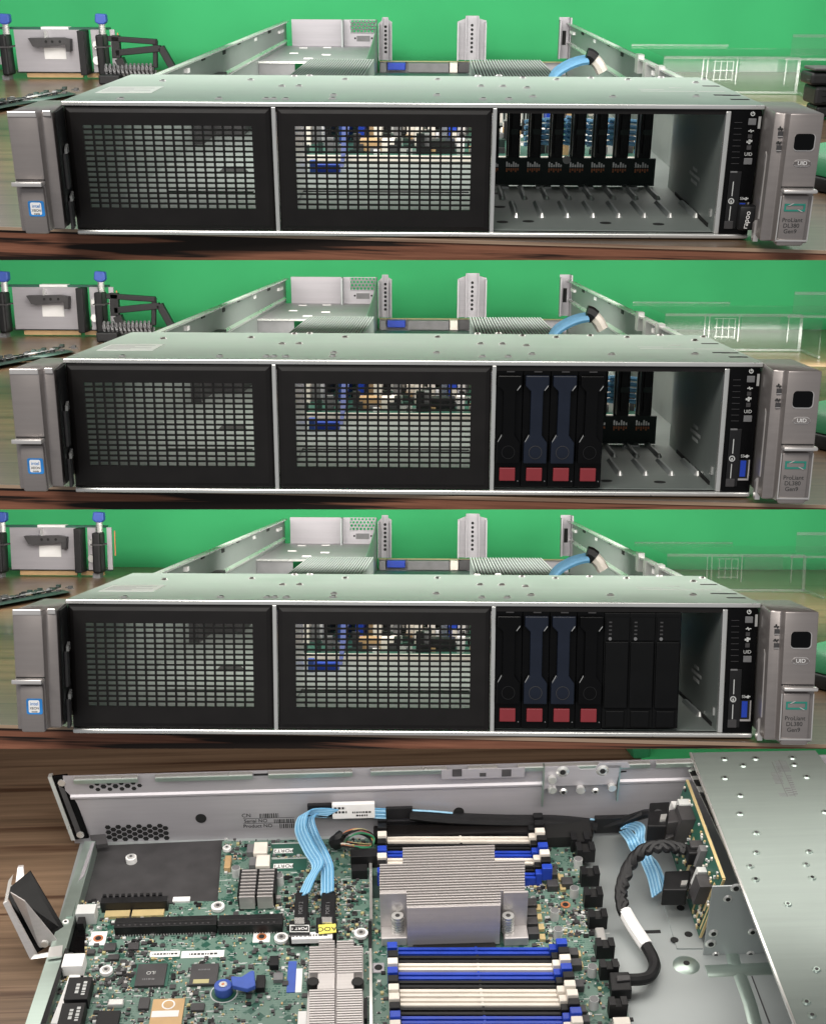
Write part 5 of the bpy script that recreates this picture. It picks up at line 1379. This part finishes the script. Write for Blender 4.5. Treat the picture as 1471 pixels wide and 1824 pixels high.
# backplane board standing across
zt4, zb4 = .0705, .006
a, c = Q(1222, 1391, zt4), Q(1287, 1566, zt4); cb_ = Q(1249, 1683, zb4)
ab_ = Vector((a.x + (cb_.x - c.x), a.y, zb4)); cb2 = Vector((cb_.x, c.y, zb4)); ab_.x = a.x + (cb2.x - c.x)
th = Vector((.0022, 0, 0))
bk = part('backplane', MB('pcb_plain').loft([ab_, cb2, cb2 + th, ab_ + th], [a, c, c + th, a + th]), sv)
part('gold_edge', MB('gold').loft([a + Vector((-.0004, 0, 0)), c + Vector((-.0004, 0, 0)), c + th, a + th], [a + Vector((-.0004, 0, .001)), c + Vector((-.0004, 0, .001)), c + th + Vector((0, 0, .001)), a + th + Vector((0, 0, .001))]), bk)
part('gold_edge', MB('gold').loft([cb2 + Vector((0, -.0012, 0)), cb2 + th + Vector((0, -.0012, 0)), cb2 + th, cb2], [c + Vector((0, -.0012, 0)), c + th + Vector((0, -.0012, 0)), c + th, c]), bk)
def on(u, v, pr=0.0): return ab_.lerp(cb2, u).lerp(a.lerp(c, u), v) + Vector((-pr, 0, 0))
def plate(name, u0, u1, v0, v1, pr, m, par=None, pr0=0.0002):
    L = [on(u0, v0), on(u1, v0), on(u1, v1), on(u0, v1)]; o_ = Vector((-pr, 0, 0)); o2 = Vector((-pr0, 0, 0))
    return part(name, MB(m).loft([p + o2 for p in L], [p + o_ for p in L]), par or bk)
for u0, u1, v0, v1 in ((.42, .46, .25, .70), (.50, .54, .15, .75), (.57, .60, .3, .8), (.86, .885, .1, .75), (.92, .945, .05, .8), (.78, .80, .05, .35), (.97, .985, .1, .6)): plate('gold_trace', u0, u1, v0, v1, .0006, 'gold')
for u0, u1, v0, v1, pr, m in ((.05, .12, .45, .72, .010, 'white'), (.20, .36, .50, .90, .013, 'dark_grey'), (.15, .21, .62, .92, .011, 'print'), (.62, .68, .62, .9, .006, 'mid_grey'), (.73, .78, .45, .72, .008, 'print'), (.80, .92, .42, .72, .011, 'dark_grey'), (.60, .66, .25, .5, .005, 'dark_grey')): plate('socket', u0, u1, v0, v1, pr, m)
rn = random.Random(9); cm = MB('print')
for k in range(150):
    u, v = rn.uniform(.03, .98), rn.uniform(.03, .95); p = on(u, v); cm.box(p.x - .0016, p.x, p.y, p.y + .002, p.z, p.z + rn.uniform(.001, .003), rn.choice(('print', 'gold', 'dark_grey', 'ivory')))
part('component', cm, bk, kind='stuff')
# divider wall under the cage, screwed
yd = Q(1252, 1702, 0).y; xd = Q(1252, 1702, 0).x
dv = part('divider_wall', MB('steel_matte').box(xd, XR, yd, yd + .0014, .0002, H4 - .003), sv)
for x, y, r in ((970, 70, .0048), (925, 130, .0040), (845, 322, .0044), (830, 380, .0050), (858, 442, .0034), (1062, 314, .0040), (1050, 438, .0038)):
    p = Wl(1000 + x / 3.123, 1560 + y / 3.123, yd); part('eyelet', MB('steel_bright').cyl((p.x, yd, p.z), 1, r, -.0010, 14, r2=r * .7).cyl((p.x, yd - .0010, p.z), 1, r * .5, -.0003, 10, 'black_dark'), dv)
# pressed ridges and holes of the floor
fr = part('floor_plate', MB('steel_matte').loft([(p.x, p.y, 0) for p in (Q(1178, 1600), Q(1245, 1590), Q(1252, 1692), Q(1205, 1692))], [(p.x, p.y, .0014) for p in (Q(1178, 1600), Q(1245, 1590), Q(1252, 1692), Q(1205, 1692))]), sv)
for x, y in ((1201, 1675), (1212, 1618), (1226, 1665)): 
    p = Q(x, y, .0014); part('hole', MB('black_dark').cyl((p.x, p.y, .0014), 2, .0036, .0003, 12), fr)
b = MB('black_dark'); u, v = Q(1148, 1661), Q(1176, 1659); b.box(u.x, v.x, u.y - .002, u.y + .002, 0, .0003); part('slot', b, fr)
def ridge(pts, w=.006):
    P = [Q(x, y) for x, y in pts]; b = MB('steel'); b.tube([(p.x, p.y, -.0008) for p in P], w, 10, flat=.24); return part('ridge', b, sv, smooth=True)
ridge(((1258, 1731), (1300, 1729), (1345, 1727), (1396, 1725)), .0085); ridge(((1303, 1690), (1306, 1712), (1318, 1738), (1336, 1790), (1350, 1845)), .0068)
p = Q(1222, 1720); part('rivet', MB('steel').cyl((p.x, p.y, 0), 2, .0115, .0024, 22, r2=.0075).cyl((p.x, p.y, .0024), 2, .0028, .0003, 12, 'black_dark'), sv, smooth=True)
part('floor_seam', MB('dark_grey').loft([(p.x, p.y, 0) for p in (Q(1338, 1740), Q(1340, 1740), Q(1372, 1824), Q(1369, 1824))], [(p.x, p.y, .0004) for p in (Q(1338, 1740), Q(1340, 1740), Q(1372, 1824), Q(1369, 1824))]), sv)

# ---- cables of the opened server
def pt(c):
    px, py, ax, v = c; return S4.at(px, py, {'x': 0, 'y': 1, 'z': 2}[ax], v)
def ribbon(name, pts, lat, n_, r, m, par):
    P = bez([pt(c) for c in pts], 7); b = MB(m); L = Vector(lat)
    for j in range(n_): b.tube([p + L * ((j - (n_ - 1) / 2) * 2.1 * r) for p in P], r, 6, m if j % 2 else (m + '_pale' if m == 'ribbon' else m))
    return part(name, b, par, smooth=True)
rc4 = thing('ribbon_cable', 'pale blue ribbon cable looping from the wall to the paired plugs with a yellow tag', 'cable', S4, Q(560, 1650, .02))
ribbon('ribbon', ((594, 1448, 'y', -.008), (560, 1446, 'y', -.010), (541, 1452, 'y', -.016), (536, 1478, 'y', -.03), (551, 1512, 'z', .034), (566, 1540, 'z', .026), (553, 1566, 'z', .024), (540, 1596, 'z', .022)), (.8, 0, .5), 8, .00085, 'ribbon', rc4)
ribbon('ribbon', ((592, 1452, 'y', -.006), (562, 1452, 'y', -.008), (549, 1462, 'y', -.016), (557, 1490, 'y', -.03), (572, 1520, 'z', .030), (582, 1545, 'z', .024), (583, 1570, 'z', .024), (583, 1592, 'z', .022)), (.85, 0, .4), 8, .00085, 'ribbon', rc4)
def wrap(name, x0, x1, y0, y1, m, par, yy=-.0075, d=.004):
    u, v = Wl(x0, y0, yy), Wl(x1, y1, yy); return part(name, MB(m).box(u.x, v.x, yy, yy + d, min(u.z, v.z), max(u.z, v.z)), par, bevel=.0008)
wrap('sleeve', 547, 592, 1435, 1456, 'black_plastic', rc4); lbw = wrap('label', 591, 668, 1434, 1458, 'white', rc4, -.0082, .005); wrap('sleeve', 687, 735, 1441, 1459, 'black_plastic', rc4)
u = Wl(605, 1444, -.0083); text('label_print', '~2.4/3', lbw, (u.x, -.0083, u.z), .0045, 'ink'); u = Wl(650, 1450, -.0083); text('label_print', '~5/3', lbw, (u.x - .003, -.0083, u.z), .0036, 'ink')
ribbon('ribbon', ((666, 1449, 'y', -.006), (690, 1450, 'y', -.006)), (0, 0, 1), 6, .0010, 'ribbon', rc4); ribbon('ribbon', ((733, 1447, 'y', -.006), (770, 1449, 'y', -.006), (806, 1452, 'y', -.006)), (0, 0, 1), 3, .0010, 'ribbon', rc4)
def slab(name, pts, z0, z1, m, par, bevel=0):
    P = [Q(x, y, z1) for x, y in pts]; return part(name, MB(m).loft([(p.x, p.y, z0) for p in P], [(p.x, p.y, z1) for p in P]), par, bevel=bevel)
for x0, x1, y0, y1 in ((523, 548, 1590, 1645), (570, 597, 1590, 1645)):
    slab('plug_tail', ((x0 + 3, y0), (x1 + 1, y0 - 2), (x1 - 1, y1), (x0, y1)), .014, .022, 'black_plastic', rc4, .001)
h1 = slab('plug', ((515, 1640), (552, 1639), (552, 1666), (514, 1666)), ZB, .021, 'black_plastic', rc4, .001); h2 = slab('plug', ((563, 1634), (599, 1634), (599, 1662), (562, 1662)), ZB, .021, 'black_plastic', rc4, .001)
slab('latch', ((524, 1635), (542, 1635), (542, 1646), (525, 1646)), .021, .0235, 'steel_bright', h1); slab('latch', ((573, 1634), (591, 1634), (591, 1644), (574, 1644)), .021, .0235, 'steel_bright', h2)
slab('outline', ((516, 1648), (551, 1648), (551, 1661), (516, 1661)), .021, .0213, 'print', h1); slab('plug_face', ((518, 1650), (549, 1650), (549, 1659), (518, 1659)), .0213, .0216, 'black_plastic', h1)
text('plug_mark', 'PORT 1', h1, Q(533, 1654.5, .0218), .0042, 'white', (0, 0, math.pi))
yt = slab('yellow_tag', ((567, 1648), (598, 1646), (599, 1661), (568, 1664)), .0215, .0222, 'yellow', rc4); text('tag_mark', 'AOC', yt, Q(583, 1655, .0225), .0075, 'ink', (.0, 0, math.pi + .05))
lb4 = slab('plug_label', ((519, 1662), (592, 1660), (592, 1672), (519, 1674)), .0150, .0200, 'white', rc4); text('label_print', '~7', lb4, Q(548, 1667, .0202), .0048, 'mid_grey', (0, 0, math.pi))
used_ok = True
text('tail_mark', 'PORT 2', h1, Q(536, 1618, .0225), .0050, 'mid_grey', (0, 0, math.pi / 2)); text('tail_mark', 'PORT 1', h2, Q(584, 1618, .0225), .0050, 'mid_grey', (0, 0, math.pi / 2))

b = MB('black_plastic'); b.tube(bez(SL, 6), .0075, 10, flat=.6); part('sleeve', b, rc4, smooth=True)
pc = thing('power_cable', 'braided black power cable with a white band curving over the bare floor', 'cable', S4, Q(1110, 1745, .01))
ps = ((1226, 1519, 'z', .050), (1206, 1511, 'z', .052), (1178, 1508, 'z', .055), (1148, 1515, 'z', .052), (1124, 1538, 'z', .042), (1110, 1572, 'z', .032), (1107, 1600, 'z', .024), (1112, 1628, 'z', .018))
b = MB('black_plastic'); Pp = bez([pt(c) for c in ps], 8)
for j in range(3):
    b.tube([p + Vector((.0028 * math.cos(2.1 * j + k * .5), .0028 * math.sin(2.1 * j + k * .5), .0015 * math.sin(2.1 * j + k * .5))) for k, p in enumerate(Pp)], .0036, 8)
part('braid', b, pc, smooth=True)
b = MB('white'); b.tube(bez([pt(c) for c in ((1112, 1624, 'z', .018), (1128, 1652, 'z', .014), (1151, 1686, 'z', .011))], 6), .0062, 10); part('white_band', b, pc, smooth=True)
b = MB('black_plastic'); b.tube(bez([pt(c) for c in ((1149, 1683, 'z', .011), (1161, 1704, 'z', .011), (1166, 1722, 'z', .011), (1158, 1739, 'z', .012), (1143, 1745, 'z', .013), (1120, 1746, 'z', .014))], 6), .0052, 10); part('braid', b, pc, smooth=True)
pg = slab('plug', ((1085, 1732), (1120, 1731), (1126, 1764), (1089, 1765)), ZB, .019, 'black_plastic', pc, .001); slab('plug_grip', ((1098, 1738), (1122, 1737), (1123, 1746), (1099, 1748)), .019, .021, 'dark_grey', pg, .0006)
p = Q(1222, 1520, .052); q2 = Q(1258, 1518, .052); pg2 = part('plug', MB('black_plastic').box(p.x, p.x + .022, p.y - .008, p.y + .005, .044, .058), pc, bevel=.0012); part('plug_grip', MB('dark_grey').box(p.x + .003, p.x + .015, p.y - .003, p.y + .007, .058, .061), pg2, bevel=.0006)

bc = thing('ribbon_cable', 'pale blue ribbon cable with black plugs at the upright backplane', 'cable', S4, Q(1180, 1590, .02))
ribbon('ribbon', ((1050, 1470, 'y', -.010), (1066, 1472, 'y', -.010)), (0, 0, 1), 7, .0011, 'ribbon', bc)
wrap('sleeve', 1060, 1118, 1459, 1484, 'black_plastic', bc, -.014, .006)
ribbon('ribbon', ((1112, 1472, 'y', -.016), (1126, 1470, 'y', -.02), (1140, 1478, 'z', .045), (1140, 1502, 'z', .038), (1150, 1530, 'z', .030), (1162, 1560, 'z', .022), (1170, 1594, 'z', .014)), (.6, 0, .55), 7, .00095, 'ribbon', bc)
ribbon('ribbon', ((1112, 1480, 'y', -.02), (1124, 1494, 'z', .040), (1134, 1514, 'z', .034), (1152, 1530, 'z', .028), (1166, 1548, 'z', .022), (1180, 1588, 'z', .012)), (.7, 0, .3), 7, .00095, 'ribbon', bc)
b = MB('black_plastic'); b.tube([Wl(1074, 1470, -.010), Wl(1110, 1462, -.012), Wl(1150, 1450, -.02), Q(1172, 1450, .058)], .0045, 8); part('sleeve', b, bc)
for x, y, w_, h_, z in ((1157, 1430, 36, 42, .060), (1184, 1552, 46, 34, .036)):
    g = slab('plug', ((x, y), (x + w_, y - 2), (x + w_ - 6, y + h_), (x - 4, y + h_)), z - .018, z, 'black_plastic', bc, .0012); slab('latch', ((x + w_ - 16, y + h_ * .5), (x + w_ - 5, y + h_ * .48), (x + w_ - 8, y + h_ * .72), (x + w_ - 18, y + h_ * .74)), z, z + .002, 'steel_bright', g)
slab('plug_shell', ((1192, 1443), (1226, 1437), (1222, 1462), (1188, 1466)), .044, .058, 'dark_grey', bc, .0008); slab('plug_shell', ((1230, 1556), (1262, 1552), (1258, 1578), (1226, 1584)), .022, .034, 'dark_grey', bc, .0008)
slab('plug_shell', ((1178, 1474), (1206, 1464), (1200, 1490), (1172, 1500)), .036, .044, 'dark_grey', bc, .0008)
# bundle of thin coloured leads by the power header
ld = thing('lead_bundle', 'small bundle of thin coloured leads beside the black baffle', 'wires', S4, Q(620, 1510, .02))
rn = random.Random(21)
for k in range(12):
    m = ('copper', 'yellow', 'black_plastic', 'red_latch', 'black_plastic', 'ivory', 'board_edge', 'black_plastic', 'copper', 'green_plastic', 'mid_grey', 'black_plastic')[k]
    ox_, oy_ = rn.uniform(-5, 5), rn.uniform(-5, 5)
    pts = ((610 + ox_ * .5, 1500 + oy_, 'z', .018), (618 + ox_, 1488 + oy_, 'z', .028 + .0007 * k), (640 + ox_, 1482 + oy_, 'z', .030), (660 + ox_, 1490 + oy_, 'z', .022), (662, 1506 + oy_ * .5, 'z', .017), (640 + ox_, 1508 + oy_, 'z', .020), (612 + ox_, 1504 + oy_, 'z', .02))
    b = MB(m); b.tube(bez([pt(c) for c in pts], 5), .0011, 6); part('lead', b, ld, smooth=True)
b = MB('black_plastic'); b.tube(bez([pt(c) for c in ((596, 1503, 'z', .014), (604, 1496, 'z', .020), (612, 1490, 'z', .022))], 5), .007, 8); part('sleeve', b, ld, smooth=True)
